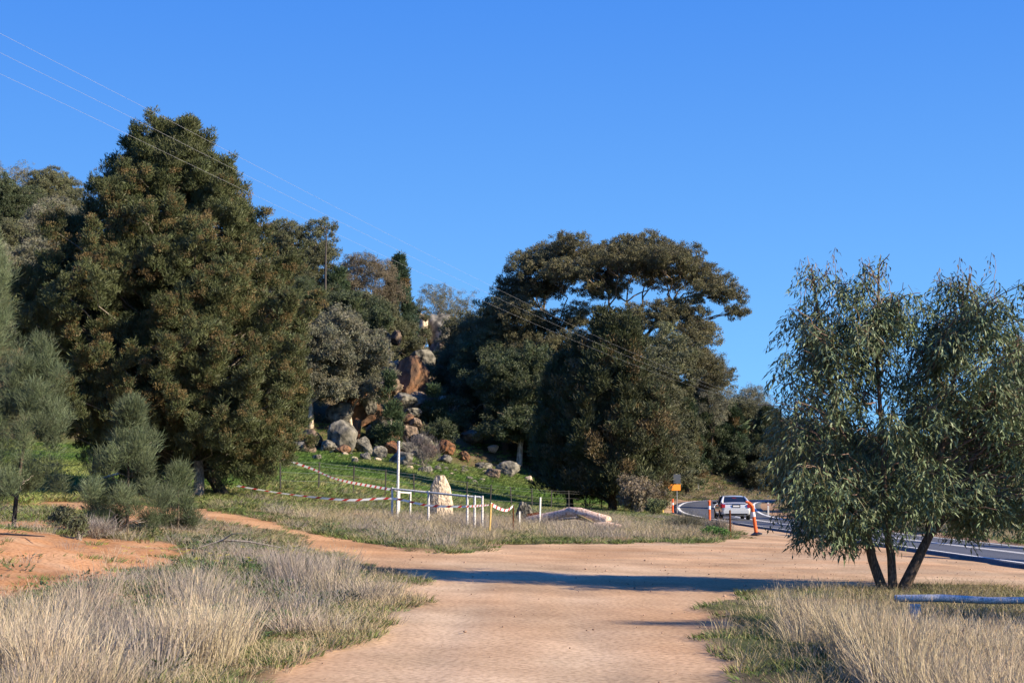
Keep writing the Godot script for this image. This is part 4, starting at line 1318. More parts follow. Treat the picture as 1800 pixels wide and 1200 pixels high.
	s.box(Vector3(0, 0.36, 2.4), Vector3(1.3, 0.1, 0.1))
	part("bumper_skirt", s.mesh(), M.trim, o)
	s = Shape.new()
	s.box(Vector3(0, 0.84, 2.44), Vector3(0.5, 0.17, 0.03))
	var pl := part("plate_frame", s.mesh(), M.trim, o)
	s = Shape.new()
	s.box(Vector3(0, 0.835, 2.458), Vector3(0.38, 0.09, 0.012))
	part("number_plate", s.mesh(), M.plate, pl)
	s = Shape.new()
	s.box(Vector3(0, 1.0, 2.4), Vector3(1.3, 0.02, 0.05))
	part("boot_seam", s.mesh(), M.trim, o)
	s = Shape.new()
	s.box(Vector3(0, 1.32, 1.32), Vector3(0.25, 0.03, 0.03))
	part("brake_light", s.mesh(), M.lamp_red, o)
	s = Shape.new()
	s.tube([Vector3(0.5, 0.3, 2.2), Vector3(0.5, 0.3, 2.5)], [0.035, 0.035], 8)
	part("exhaust", s.mesh(), M.rim, o)

# ---------------------------------------------------------------- grass
func put(list: Array, tint: Array, r: RandomNumberGenerator, x: float, z: float, h: float, wide: float, col: Color, spread := 0.15) -> void:
	var b := Basis.from_euler(Vector3(r.randf_range(-0.12, 0.12), r.randf() * TAU, r.randf_range(-0.12, 0.12))).scaled(Vector3(wide, h, wide))
	list.append(Transform3D(b, on_land(x, z, -0.02)))
	var k := r.randf_range(1 - spread, 1 + spread)
	tint.append(Color(col.r * k * r.randf_range(0.95, 1.05), col.g * k, col.b * k * r.randf_range(0.92, 1.08)))

func build_grass() -> void:
	var r := RandomNumberGenerator.new()
	r.seed = 2024
	var straw := Color(0.42, 0.345, 0.22)
	var pale := Color(0.5, 0.42, 0.295)
	var grey := Color(0.3, 0.265, 0.235)
	var green := Color(0.09, 0.155, 0.036)
	var olive := Color(0.2, 0.2, 0.08)
	var ts := []; var tc := []     # tussocks
	var ss := []; var sc := []     # stems
	var us := []; var uc := []     # turf
	var hs := []; var hc := []     # herbs
	# foreground, left of the track
	for i in 15000:
		var d := 9.0 + 29.0 * pow(r.randf(), 1.15)
		var x := r.randf_range(-0.42 * d - 1.0, -0.9)
		var z := -d
		if is_dirt(x, z):
			continue
		var n := tone_noise.get_noise_2d(x * 30, z * 30)
		var m := tone_noise.get_noise_2d(x * 17 + 400, z * 17)
		var bank := red_bank(x, z)
		if bank > 0.1 and r.randf() < 0.94:
			continue
		var edge := is_dirt(x + 0.9, z) or is_dirt(x + 0.5, z + 0.8) or is_dirt(x, z - 0.8)
		if edge:
			if r.randf() < 0.4: put(us, uc, r, x, z, r.randf_range(0.05, 0.13), 0.25, green.lerp(olive, r.randf()))
			elif r.randf() < 0.3: put(ss, sc, r, x, z, r.randf_range(0.1, 0.25), 0.45, straw)
		elif d < 16.5 and m > 0.02 + 0.03 * (d - 12):
			if r.randf() < 0.17: put(ts, tc, r, x, z, r.randf_range(0.16, 0.42) * (1.0 + m), r.randf_range(0.45, 0.8), straw.lerp(grey, clampf(0.45 + n * 1.8, 0, 1)), 0.25)
			elif r.randf() < 0.3: put(us, uc, r, x, z, r.randf_range(0.06, 0.2), 0.34, green.lerp(olive, r.randf()))
			elif r.randf() < 0.1: put(ss, sc, r, x, z, r.randf_range(0.2, 0.4), 0.5, grey)
		elif m < 0.03:
			if r.randf() < 0.62: put(us, uc, r, x, z, r.randf_range(0.05, 0.15), 0.3, green.lerp(olive, r.randf() * 0.7))
			elif r.randf() < 0.25: put(hs, hc, r, x, z, r.randf_range(0.15, 0.34), 0.38, Color(0.075, 0.12, 0.04))
			elif r.randf() < 0.2: put(ss, sc, r, x, z, r.randf_range(0.15, 0.42), 0.5, grey.lerp(straw, r.randf() * 0.6), 0.3)
		else:
			var q := r.randf()
			var tall := 0.55 if d > 26 else 0.8
			if q < 0.26: put(ss, sc, r, x, z, r.randf_range(0.2, 0.55) * tall * (1 + 0.5 * n), 0.55, grey.lerp(straw, clampf(0.1 - n * 1.6, 0, 0.8)), 0.25)
			elif q < 0.56: put(us, uc, r, x, z, r.randf_range(0.05, 0.17), 0.34, olive.lerp(green, r.randf()))
			elif q < 0.62: put(hs, hc, r, x, z, r.randf_range(0.15, 0.32), 0.4, Color(0.1, 0.13, 0.06))
	# tall tussocks near the viewer: [x, z, height, how grey]
	for e in [[-3.05, -12.9, 0.72, 0.15], [-2.75, -13.2, 0.7, 0.1], [-3.35, -12.6, 0.55, 0.9], [-3.9, -12.0, 0.6, 0.5], [-4.3, -11.7, 0.62, 0.1], [-4.05, -12.6, 0.5, 0.3], [-2.9, -14.2, 0.5, 0.3], [-2.5, -20.3, 0.42, 0.3], [-1.95, -19.6, 0.35, 0.6], [-3.1, -21.5, 0.5, 0.9], [-3.6, -22.8, 0.55, 0.95], [-2.9, -23.6, 0.5, 0.9], [-5.0, -16.5, 0.5, 0.6], [-4.7, -12.4, 0.6, 0.2], [-3.6, -11.4, 0.55, 0.2], [-4.4, -13.6, 0.5, 0.7], [-3.4, -15.2, 0.42, 0.9], [-2.2, -15.6, 0.36, 0.5], [-5.4, -18.2, 0.5, 0.9], [-4.3, -19.2, 0.48, 0.8], [-3.7, -17.6, 0.4, 1.0]]:
		for k in 7:
			put(ts, tc, r, e[0] + r.randfn() * 0.15, e[1] + r.randfn() * 0.15, e[2] * r.randf_range(0.8, 1.3), 0.75, pale.lerp(grey, e[3] * 0.9))
	# foreground, right of the track
	for i in 7000:
		var d := r.randf_range(8.5, 23.5)
		var x := r.randf_range(2.0, 0.46 * d + 1.5)
		var z := -d
		if is_dirt(x, z):
			continue
		var n := tone_noise.get_noise_2d(x * 9, z * 9)
		var edge := is_dirt(x - 0.85 - 0.5 * n, z) or is_dirt(x - 0.3, z - 0.5)
		if edge:
			if r.randf() < 0.45: put(us, uc, r, x, z, r.randf_range(0.05, 0.13), 0.25, green.lerp(olive, r.randf()))
			elif r.randf() < 0.15: put(ss, sc, r, x, z, r.randf_range(0.15, 0.3), 0.45, straw)
		elif d > 14.6 + 0.42 * maxf(0, 5.2 - x) and x > 3.4:
			if r.randf() < 0.2: put(ss, sc, r, x, z, r.randf_range(0.08, 0.25), 0.5, Color(0.26, 0.22, 0.13).lerp(straw, r.randf() * 0.6))
			elif r.randf() < 0.3: put(us, uc, r, x, z, r.randf_range(0.05, 0.13), 0.3, olive)
		elif r.randf() < 0.42:
			var tall := clampf(1.0 - 0.075 * (x - 3.2), 0.55, 1.0) * (1.0 - 0.03 * maxf(0, d - 14))
			put(ts, tc, r, x, z, r.randf_range(0.35, 0.66) * tall * (1 + 0.5 * n), r.randf_range(0.5, 0.85), pale.lerp(straw, clampf(0.4 + n, 0, 1)))
	# behind the junction, up to the paddock fence
	for i in 19000:
		var d := r.randf_range(28.0, 100.0) if i % 3 else r.randf_range(30.0, 52.0)
		var x := r.randf_range(-17.0, 11.0)
		var z := -d
		var p := past_fence(x, z)
		if p > 0.6 or d < 29 and x > -3 or x > 12 or is_dirt(x, z) or road_distance(x, z) < 6.0:
			continue
		if red_bank(x, z) > 0.1:
			continue
		var n := tone_noise.get_noise_2d(x * 12, z * 12)
		var edge := is_dirt(x, z + 2.2) or is_dirt(x - 0.8, z + 0.8)
		var front := d < 38 and x < -4
		if edge:
			if r.randf() < 0.6: put(us, uc, r, x, z, r.randf_range(0.05, 0.15), 0.45, green.lerp(olive, r.randf() * 0.8))
			elif r.randf() < 0.3: put(ss, sc, r, x, z, r.randf_range(0.12, 0.28), 0.6, straw)
		elif p > -7 and r.randf() < 0.6:
			put(us, uc, r, x, z, r.randf_range(0.1, 0.24), 0.6, green.lerp(Color(0.24, 0.26, 0.09), r.randf()))
		elif r.randf() < 0.4:
			put(ss, sc, r, x, z, r.randf_range(0.16, 0.46) * (0.7 if p > -7 else 1.0) * (1 + n * 0.7) * (0.6 if front or x > 5 and d > 48 else 1.0), 0.75, straw.lerp(grey, clampf(n * 2.4 + 0.15, 0, 0.9)).lerp(olive, clampf(-n * 1.6 - 0.1, 0, 0.5)), 0.28)
		elif r.randf() < 0.55:
			put(us, uc, r, x, z, r.randf_range(0.06, 0.18), 0.5, olive.lerp(green, r.randf()))
	# right of the sealed road
	for i in 5000:
		var d := r.randf_range(28.0, 150.0)
		var x := 20.2 + 12 * pow(r.randf(), 1.5) + ease_in((d - 100) / 50) * 6
		if road_distance(x, -d) < 5.8:
			continue
		if r.randf() < 0.6: put(ss, sc, r, x, -d, r.randf_range(0.3, 0.6), 0.9, straw)
		else: put(us, uc, r, x, -d, r.randf_range(0.12, 0.3), 0.9, green)
	for i in 2600:
		var x := r.randf_range(13.0, 46.0)
		var z := r.randf_range(-184.0, -150.0)
		if road_distance(x, z) > 5.2 and road_distance(x, z) < 24:
			if r.randf() < 0.5: put(ss, sc, r, x, z, r.randf_range(0.35, 0.8), 1.2, straw.lerp(grey, r.randf()))
			else: put(us, uc, r, x, z, r.randf_range(0.2, 0.4), 1.2, olive.lerp(green, r.randf()))
	tag(many("dry_tussock_grass", clump.tussock, M.grass, ts, tc), "tall dry straw-coloured tussock grass on both sides of the near track", "dry grass", "", "stuff")
	tag(many("dry_stem_grass", clump.stems, M.grass, ss, sc), "thin dry grey and straw stems over the verges and left bank", "dry grass", "", "stuff")
	tag(many("short_green_grass", clump.turf, M.grass, us, uc), "short green grass along the edges of the dirt track", "grass", "", "stuff")
	tag(many("green_weeds", clump.herb, M.leaf, hs, hc), "low leafy green weeds between the dry grass at left", "weeds", "", "stuff")
	# paddock
	var ps := []; var pc := []
	for i in 42000:
		var x := r.randf_range(-50.0, 12.0)
		var z := r.randf_range(-150.0, -42.0)
		var p := past_fence(x, z)
		var w := foot_width(x, z)
		if p < 0.2 or p > w + 6 or road_distance(x, z) < 7.0 or x < 0.42 * z - 4:
			continue
		var n := tone_noise.get_noise_2d(x * 4, z * 4)
		if p > w - 2 and r.randf() < 0.6:
			continue
		var c := Color(0.115, 0.205, 0.042).lerp(Color(0.25, 0.28, 0.09), clampf(0.3 + n * 1.6, 0, 1))
		if p < 5 + n * 8 and r.randf() < 0.35:
			c = Color(0.32, 0.3, 0.13)
		put(ps, pc, r, x, z, r.randf_range(0.12, 0.3), 0.8, c)
	tag(many("paddock_grass", clump.turf, M.grass, ps, pc), "lush green grass of the paddock below the rocky hill", "grass", "", "stuff")
	# undergrowth of the hillside
	var bs := []; var bc := []
	for i in 9000:
		var x := r.randf_range(-90.0, 30.0)
		var z := r.randf_range(-230.0, -104.0)
		var p := past_fence(x, z)
		var w := foot_width(x, z)
		if p < w + 1 or road_distance(x, z) < 9.0 or x < 0.42 * z - 4:
			continue
		var n := tone_noise.get_noise_2d(x * 3, z * 3)
		var q := r.randf()
		if q < 0.35 + n:
			var k := r.randf_range(0.7, 1.2)
			bs.append(Transform3D(Basis.from_euler(Vector3(0, r.randf() * TAU, 0)).scaled(Vector3.ONE * r.randf_range(0.7, 1.6)), on_land(x, z, 0.35)))
			bc.append(Color(0.085 * k, 0.095 * k, 0.05 * k) if r.randf() < 0.7 else Color(0.16 * k, 0.12 * k, 0.08 * k))
	tag(many("hillside_undergrowth", clump.gum, M.leaf, bs, bc), "low grey-green undergrowth covering the rocky hillside", "undergrowth", "", "stuff")
	# pebbles and clods on the dirt
	var gs := []; var gc := []
	for i in 1500:
		var d := 8 + 34 * r.randf()
		var x := r.randf_range(-9.0, 10.0)
		if not is_dirt(x, -d) and not d_bank(x, -d):
			continue
		if r.randf() < 0.5 and absf(x) < 1.4:
			continue
		var k := r.randf_range(0.008, 0.026) * (1.0 + 1.5 * pow(r.randf(), 8))
		gs.append(Transform3D(Basis.from_euler(Vector3(r.randf(), r.randf() * TAU, 0)).scaled(Vector3(k, k * 0.6, k)), on_land(x, -d, -0.02)))
		var e := r.randf_range(0.1, 0.5)
		gc.append(Color(e, e * 0.66, e * 0.46))
	tag(many("gravel", clump.pebble, M.pebble, gs, gc), "loose pebbles and clods scattered over the dirt track", "gravel", "", "stuff")
	# yellow wildflowers
	var fs := []; var fc := []
	for i in 44:
		var a: Array = [[-5.0, -24.0], [-4.0, -26.5], [-6.5, -25.0], [-8.2, -18.5]][i % 4]
		fs.append(Transform3D(Basis.from_euler(Vector3(0, r.randf() * TAU, 0)).scaled(Vector3(0.07, 0.05, 0.07)), on_land(a[0] + r.randfn() * 0.45, a[1] + r.randfn() * 0.5, r.randf_range(0.12, 0.24))))
		fc.append(Color(0.62, 0.56, 0.06))
	tag(many("yellow_wildflowers", clump.herb, M.leaf, fs, fc), "small yellow wildflowers in the grass of the left bank", "wildflowers", "", "stuff")

# ---------------------------------------------------------------- trees in place
func build_trees() -> void:
	var grey_leaf := Color(0.125, 0.125, 0.085)
	var olive := Color(0.085, 0.09, 0.048)
	var dark := Color(0.05, 0.065, 0.032)
	var pine := Color(0.05, 0.075, 0.036)
	var G := "gum_tree"
	var C := "cypress_pine"
	# skyline, left to right
	gum(G, "sparse gum tree on the skyline at the far left edge", on_land(-71, -195), 15.4, 8, 1, {"airy": true, "dense": 0.55, "count": 10, "low": 0.55, "color": grey_leaf})
	gum(G, "round dark gum tree on the skyline left of the big cypress", on_land(-62, -188), 14.0, 9.5, 2, {"low": 0.35, "count": 13, "color": olive})
	gum(G, "grey-green tree below the round skyline tree, half behind the big cypress", on_land(-55, -163), 8.5, 9, 3, {"low": 0.2, "count": 11, "color": grey_leaf})
	gum(G, "grey shrubby tree low on the left hillside, beside the feathery edge cypress", on_land(-46, -140), 8, 8, 4, {"low": 0.15, "count": 10, "color": grey_leaf})
	gum(G, "gum tree with round leaf clumps just right of the big cypress top", on_land(-23, -150), 12.6, 8.5, 6, {"low": 0.3, "count": 14, "color": olive, "dense": 0.85})
	gum(G, "dark tree low beside the right flank of the big cypress", on_land(-20.5, -139), 6.5, 8, 7, {"low": 0.1, "color": dark})
	cypress(C, "pointed dark cypress on the skyline right of the dead pole-like trunk", on_land(-18.2, -145), 9.0, 6.5, 8, {"color": pine, "clear": 0.05})
	gum(G, "reddish-leaved gum with a pale slanting trunk on the skyline", on_land(-15.7, -149), 10.8, 7.0, 9, {"low": 0.5, "airy": true, "dense": 0.9, "color": Color(0.12, 0.1, 0.065), "fork": 0.3})
	cypress(C, "tall blue-green cypress on the skyline right of the reddish gum", on_land(-12.6, -154), 12.0, 6.0, 10, {"color": Color(0.05, 0.078, 0.045), "clear": 0.05})
	gum(G, "small olive tree on the skyline just left of the skyline boulders", on_land(-11.9, -171), 7.6, 3.8, 11, {"low": 0.2, "count": 8, "color": olive})
	gum(G, "sparse thin gum on the skyline right above the skyline boulders", on_land(-9.2, -200), 10.5, 7.5, 12, {"airy": true, "dense": 0.5, "low": 0.55, "count": 8, "color": grey_leaf})
	# the slope
	gum(G, "big grey-olive gum low on the slope next to the big cypress", on_land(-16.4, -114.5), 9.4, 8.5, 13, {"low": 0.32, "count": 14, "color": grey_leaf, "fork": 0.2, "limbs": 5})
	gum(G, "grey-olive gum with white forked trunks behind the left boulders", on_land(-13.3, -116), 8.6, 6.2, 14, {"low": 0.36, "count": 12, "color": grey_leaf, "fork": 0.15, "limbs": 5})
	gum(G, "olive bush-like gum up the slope above the grey-olive gums", on_land(-14.5, -141), 6.8, 6.5, 15, {"low": 0.15, "color": olive})
	cypress(C, "slender young cypress growing among the boulders of the pile", on_land(-9.9, -113), 6.6, 3.0, 16, {"color": pine, "clear": 0.12, "size": 0.7})
	gum(G, "dark gum right of the skyline boulders, spreading down the slope", on_land(-4.2, -140), 9.6, 6.5, 17, {"low": 0.1, "count": 14, "color": olive})
	gum(G, "tall dark gum on the slope left of the great domed gum", on_land(-1.1, -129), 11.6, 7.6, 18, {"low": 0.12, "count": 15, "color": olive})
	gum(G, "low dark shrub tree in the middle of the slope below the split boulder", on_land(-5.6, -123), 2.8, 3.6, 19, {"low": 0.1, "color": dark})
	gum(G, "dark bushy gum at the foot of the slope above the paddock boulders", on_land(-2.4, -127), 8.2, 6.0, 20, {"low": 0.12, "count": 13, "color": dark})
	gum(G, "dark drooping gum whose foliage hangs over the right end of the paddock", on_land(0.6, -121.5), 10.2, 7.2, 21, {"low": 0.2, "count": 14, "color": dark})
	gum(G, "brown-green shrub tree in the shade under the drooping gum", on_land(4.0, -123), 7, 6.5, 22, {"low": 0.08, "color": dark})
	cypress(C, "small cypress in the shade beside the right boulders", on_land(-6.9, -122.5), 3.2, 2.4, 23, {"color": pine})
	gum(G, "dark tree filling the slope between the skyline cypress and the boulders", on_land(-15.5, -134), 6.5, 7, 71, {"low": 0.08, "color": dark})
	gum(G, "dark shrub tree on the upper slope left of the pale rounded boulder", on_land(-16.5, -146), 6.0, 7, 72, {"low": 0.08, "color": dark})
	gum(G, "dark shrub tree on the upper slope right of the blue-green cypress", on_land(-12.2, -151), 5.0, 5, 73, {"low": 0.08, "color": olive})
	gum(G, "dark shrub tree just below the right skyline boulder", on_land(-6.6, -160), 4.0, 5, 74, {"low": 0.08, "color": dark})
	gum(G, "olive shrub tree right of the split boulder on the slope", on_land(-5.0, -134), 6.0, 6, 75, {"low": 0.08, "color": olive})
	gum(G, "olive tree on the slope behind the dome of the great gum, at left", on_land(-1.5, -152), 9.0, 7, 76, {"low": 0.1, "color": olive})
	gum(G, "olive tree on the slope behind the trunk of the great gum", on_land(3.5, -140), 9.0, 9, 77, {"low": 0.1, "color": olive})
	gum(G, "dark low tree behind the lower left side of the great gum", on_land(2.2, -131), 9.5, 7.5, 78, {"low": 0.1, "color": dark})
	gum(G, "olive tree behind the lower right side of the great gum", on_land(9.5, -128), 11.5, 8, 79, {"low": 0.1, "color": olive})
	gum(G, "grey tree on the left slope behind the low side of the big cypress", on_land(-28, -138), 8, 9, 80, {"low": 0.1, "color": grey_leaf})
	gum(G, "dark tree on the left slope under the round skyline tree", on_land(-56, -150), 9, 10, 81, {"low": 0.1, "color": dark})
	gum(G, "dark tree on the left slope at the far left edge", on_land(-60, -172), 9, 10, 82, {"low": 0.1, "color": olive})
	gum(G, "grey tree at the foot of the left slope behind the young cypresses", on_land(-43, -118), 8, 9, 83, {"low": 0.1, "color": grey_leaf})
	gum(G, "olive tree low on the left slope behind the feathery edge cypress", on_land(-50, -128), 8, 9, 84, {"low": 0.1, "color": olive})
	# the great domed gum: each head of leaves in its place
	var lobes := []
	for e in [[-8.0, 18.2, 1.4], [-7.0, 19.4, 1.5], [-5.4, 20.4, 1.7], [-3.6, 20.8, 1.6], [-1.7, 20.2, 1.2], [-0.3, 20.5, 1.5], [1.1, 20.9, 1.6], [2.7, 21.3, 1.7], [4.2, 20.4, 1.5], [5.6, 19.9, 1.5], [7.0, 19.2, 1.4], [8.2, 18.1, 1.3], [9.3, 16.9, 1.1], [9.9, 15.5, 0.7], [7.6, 17.2, 1.1], [-0.2, 18.2, 1.3], [-1.5, 17.6, 1.0], [-3.4, 18.9, 1.1], [-5.4, 18.6, 1.1], [-6.9, 17.4, 1.2], [3.6, 19.4, 1.2], [-8.0, 15.4, 1.5], [-5.4, 14.6, 1.6], [-3.0, 15.2, 1.4], [7.4, 14.6, 1.1], [5.8, 15.5, 1.4], [6.6, 13.4, 1.4], [4.0, 15.2, 1.6], [1.6, 14.8, 1.5], [7.6, 11.6, 1.3], [5.5, 12.0, 1.7], [8.6, 10.2, 1.2], [-8.7, 13.4, 1.7], [-6.6, 12.3, 1.7], [-4.4, 12.6, 1.6], [-8.6, 11.0, 1.7], [-3.0, 13.0, 1.4], [-9.0, 16.6, 1.3]]:
		var back: float = sin(e[0] * 7.3 + e[1] * 3.1) * 2.6
		lobes.append([Vector3(e[0] * 1.11, e[1] * 1.11 - 0.4, back), Vector3(e[2] * 1.5, e[2] * 0.95, e[2] * 1.7)])
	for e in [[-5.0, 18.0, -4.5], [-1.5, 19.2, -5.0], [2.0, 19.6, -5.2], [5.0, 18.6, -4.6], [-4.0, 18.2, 4.3], [0.0, 19.3, 4.6], [3.5, 19.2, 4.5]]:
		lobes.append([Vector3(e[0], e[1], e[2]) * 1.11, Vector3(2.3, 1.0, 1.9)])
	gum(G, "great domed gum tree with sky showing between its pale limbs", on_land(9.3, -128), 24.4, 21, 24, {"lobes": lobes, "fork": 0.42, "limbs": 9, "thick": 0.36, "color": Color(0.1, 0.095, 0.05), "size": 0.58, "dense": 0.82, "gap": -0.02, "twigs": 6, "grain": 34.0, "bark": M.limb_bark, "lean": Vector3(0, 0, 0)})
	# dark trees in front of it
	cypress(C, "broad dark cypress reaching almost to the ground at the end of the paddock", on_land(6.3, -88.5), 12.5, 9.6, 25, {"clear": 0.1, "color": Color(0.05, 0.058, 0.027), "tip": Color(0.1, 0.075, 0.035), "brown": 0.3, "bunches": 420, "each": 8, "size": 0.7, "shape": 0.55, "bark": M.grey_wood})
	cypress(C, "dark cypress filling the left side of the broad dark cypress", on_land(3.7, -90.5), 10.0, 5.8, 26, {"clear": 0.16, "color": Color(0.045, 0.055, 0.027), "bunches": 220, "each": 8, "size": 0.7, "shape": 0.5})
	gum(G, "olive gum behind the right side of the broad dark cypress", on_land(12.0, -119), 15.0, 7.6, 27, {"low": 0.2, "count": 16, "color": olive})
	cypress(C, "brownish cypress right of the broad dark cypress by the bend", on_land(9.0, -95.5), 9.6, 4.0, 28, {"clear": 0.06, "color": Color(0.06, 0.062, 0.032), "brown": 0.3, "size": 0.75})
	# beyond the bend, left to right
	gum(G, "thin gum with a bare grey trunk above the trees beyond the bend", on_land(24.2, -172), 14.8, 6.0, 29, {"airy": true, "dense": 0.8, "low": 0.45, "count": 12, "color": grey_leaf, "bark": M.bark, "thick": 0.16})
	cypress(C, "dark cypress beyond the bend, leftmost of the row behind the road sign", on_land(19.6, -158), 11.0, 5.4, 30, {"color": pine, "clear": 0.12})
	cypress(C, "dark cypress with a visible bare trunk behind the white guide post", on_land(22.5, -172), 11.0, 5.4, 31, {"color": dark, "clear": 0.2})
	gum(G, "low dense shrub tree at the outside of the bend, left of the sign", on_land(18.3, -168), 5.0, 7, 101, {"color": olive, "low": 0.03, "fork": 0.1})
	gum(G, "low dense shrub tree at the outside of the bend, right of the sign", on_land(25.6, -174), 5.0, 7.5, 102, {"color": dark, "low": 0.03, "fork": 0.1})
	gum(G, "low dense shrub tree at the outside of the bend, right above the car", on_land(31, -174), 5.0, 8, 103, {"color": olive, "low": 0.03, "fork": 0.1})
	gum(G, "low dense shrub tree at the outside of the bend, right of the car", on_land(37.5, -176), 5.0, 8, 104, {"color": dark, "low": 0.03, "fork": 0.1})
	cypress(C, "broad dark cypress beyond the bend behind the farthest orange bollard", on_land(17.5, -163), 9.5, 7.5, 91, {"color": dark, "clear": 0.04})
	cypress(C, "dark cypress deep behind the row, left of the silver car", on_land(25.5, -184), 10.0, 7.5, 92, {"color": pine, "clear": 0.05})
	gum(G, "olive tree deep behind the row, right above the silver car", on_land(31, -184), 9.0, 8, 93, {"color": olive, "low": 0.1})
	cypress(C, "dark cypress deep behind the row, left of the weeping gum", on_land(34.5, -186), 9.0, 7.5, 94, {"color": dark, "clear": 0.05})
	gum(G, "dark tree behind the bend under the thin grey-trunked gum", on_land(21.5, -178), 8.5, 8, 95, {"color": dark, "low": 0.08})
	cypress(C, "dark cypress across the road behind the lower left of the weeping gum", on_land(32.5, -150), 8.0, 7.5, 96, {"color": pine, "clear": 0.05})
	gum(G, "dark bushy tree across the road right behind the weeping gum stems", on_land(29.5, -97), 6.2, 8, 97, {"color": dark, "low": 0.08})
	gum(G, "gum tree outside the right edge whose shade falls across the white rail", on_land(15.4, -13.0), 6.2, 3.6, 98, {"color": olive, "low": 0.3, "size": 0.5, "dense": 0.5})
	gum(G, "slender gum outside the right edge casting a narrow streak over the track", on_land(15.4, -11.6), 7.7, 2.0, 105, {"color": olive, "low": 0.55, "size": 0.4, "dense": 0.6, "count": 6})
	gum(G, "pale grey gum crown rising over the cypresses beyond the bend", on_land(32, -190), 10.6, 7.5, 32, {"airy": true, "dense": 0.8, "color": grey_leaf})
	cypress(C, "dark cypress beyond the bend directly above the silver car", on_land(27.5, -174), 9.0, 5.6, 33, {"color": pine, "clear": 0.2})
	cypress(C, "dark cypress beyond the bend, right of the one above the car", on_land(32, -177), 9.6, 6.0, 34, {"color": dark, "clear": 0.18})
	gum(G, "low grey gum at the right end of the trees beyond the bend", on_land(37.5, -195), 7.6, 8, 35, {"color": grey_leaf, "low": 0.2})
	cypress(C, "dark cypress beyond the bend behind the left edge of the weeping gum", on_land(36, -173), 9.0, 6.4, 36, {"color": pine, "clear": 0.1})
	cypress(C, "dark cypress across the road seen through the left of the weeping gum", on_land(27.9, -120), 8.2, 6.2, 37, {"color": dark, "clear": 0.08})
	gum(G, "low dark tree across the road seen through the middle of the weeping gum", on_land(36, -140), 6.5, 10, 38, {"color": dark, "low": 0.1})
	cypress(C, "low dark cypress across the road right of the middle of the weeping gum", on_land(36.5, -128), 6.0, 7.5, 39, {"color": pine})
	cypress(C, "dark cypress across the road seen through the right of the weeping gum", on_land(33.5, -108), 6.8, 7.5, 40, {"color": pine})
	cypress(C, "dark green cypress behind the right flank of the weeping gum", on_land(25.4, -70), 9.6, 5.0, 41, {"color": pine, "clear": 0.04, "size": 0.55, "each": 9})
	cypress(C, "smaller dark cypress just left of the one at the right edge", on_land(25.6, -76), 6.8, 4.6, 42, {"color": dark, "clear": 0.04, "size": 0.6})
	cypress(C, "cypress at the right edge of the view beside the road", on_land(22.0, -47), 7.0, 3.6, 43, {"color": pine, "clear": 0.05, "size": 0.55})
	cypress(C, "cypress right of the view whose shadow falls across the sealed road", on_land(23.0, -30), 7.5, 4.0, 44, {"color": pine, "clear": 0.05, "size": 0.55})
	# dead standing trunk
	var st := Shape.new()
	st.tube([Vector3(0, -0.3, 0), Vector3(0.05, 4, 0), Vector3(0, 8.5, 0), Vector3(0.05, 12.6, 0)], [0.17, 0.13, 0.1, 0.04], 7)
	st.tube([Vector3(0.05, 10.2, 0), Vector3(0.3, 10.6, 0)], [0.04, 0.02], 5)
	st.tube([Vector3(0.03, 11.4, 0), Vector3(-0.2, 11.8, 0)], [0.03, 0.015], 5)
	var stag := thing("dead_tree", "bare dead pole-like tree trunk standing up from the skyline trees", "dead tree", on_land(-18.4, -137))
	part("trunk", st.mesh(true), M.dark_bark, stag)
	# near trees at the left
	var young := {"leaf": clump.feather, "color": Color(0.084, 0.108, 0.057), "brown": 0.0, "rag": 0.32, "size": 0.36, "each": 8, "bark": M.grey_wood}
	cypress(C, "tall feathery grey-green cypress cut off by the left edge", on_land(-12.2, -31.5), 7.7, 3.2, 51, young.merged({"clear": 0.1, "bunches": 260, "thick": 0.07}))
	cypress(C, "young feathery cypress with a thin pale trunk near the left edge", on_land(-11.0, -31.2), 4.2, 2.7, 52, young.merged({"clear": 0.2, "bunches": 120, "thick": 0.045, "lean": 0.5}))
	cypress(C, "small feathery cypress in front of the big cypress, left of the red side track", on_land(-8.1, -29.8), 2.8, 2.0, 53, young.merged({"clear": 0.1, "bunches": 120, "thick": 0.03, "size": 0.34}))
	cypress(C, "smallest feathery cypress, right beside the small one before the big cypress", on_land(-7.55, -32.0), 1.55, 1.15, 54, young.merged({"clear": 0.08, "bunches": 40, "thick": 0.025, "size": 0.3}))
	big_cypress()
	weeping_gum()
	# shrubs
	var scrub := Color(0.15, 0.125, 0.085)
	bush("shrub", "brown scrubby shrub at the foot of the broad dark cypress", "shrub", on_land(7.4, -84), 2.4, 3.1, 61, scrub, clump.gum, 0.6, 160)
	bush("shrub", "grey-brown tangled shrub left of the yellow marker", "shrub", on_land(8.0, -88), 2.5, 2.5, 62, Color(0.13, 0.115, 0.08), clump.twigs, 0.7, 150)
	bush("shrub", "green shrub in front of the brown scrub by the verge", "shrub", on_land(7.9, -78), 1.1, 1.6, 63, Color(0.1, 0.115, 0.05), clump.gum, 0.4, 90)
	bush("shrub", "grey-green shrub on the verge left of the middle bollard", "shrub", on_land(6.2, -49.8), 0.5, 1.7, 64, Color(0.13, 0.125, 0.085), clump.twigs, 0.26, 110)
	bush("shrub", "small bright green shrub at the foot of the rusty picket", "shrub", on_land(6.2, -43.4), 0.35, 0.9, 65, Color(0.07, 0.15, 0.035), clump.gum, 0.22, 90)
	bush("shrub", "pale grey shrub right of the grey-green shrub on the verge", "shrub", on_land(7.0, -48.6), 0.4, 1.2, 66, Color(0.2, 0.175, 0.14), clump.twigs, 0.25, 80)
	bush("shrub", "small round green shrub on the red bank at the left edge", "shrub", on_land(-9.3, -29.2), 0.55, 0.6, 67, Color(0.095, 0.105, 0.06), clump.gum, 0.22, 60)
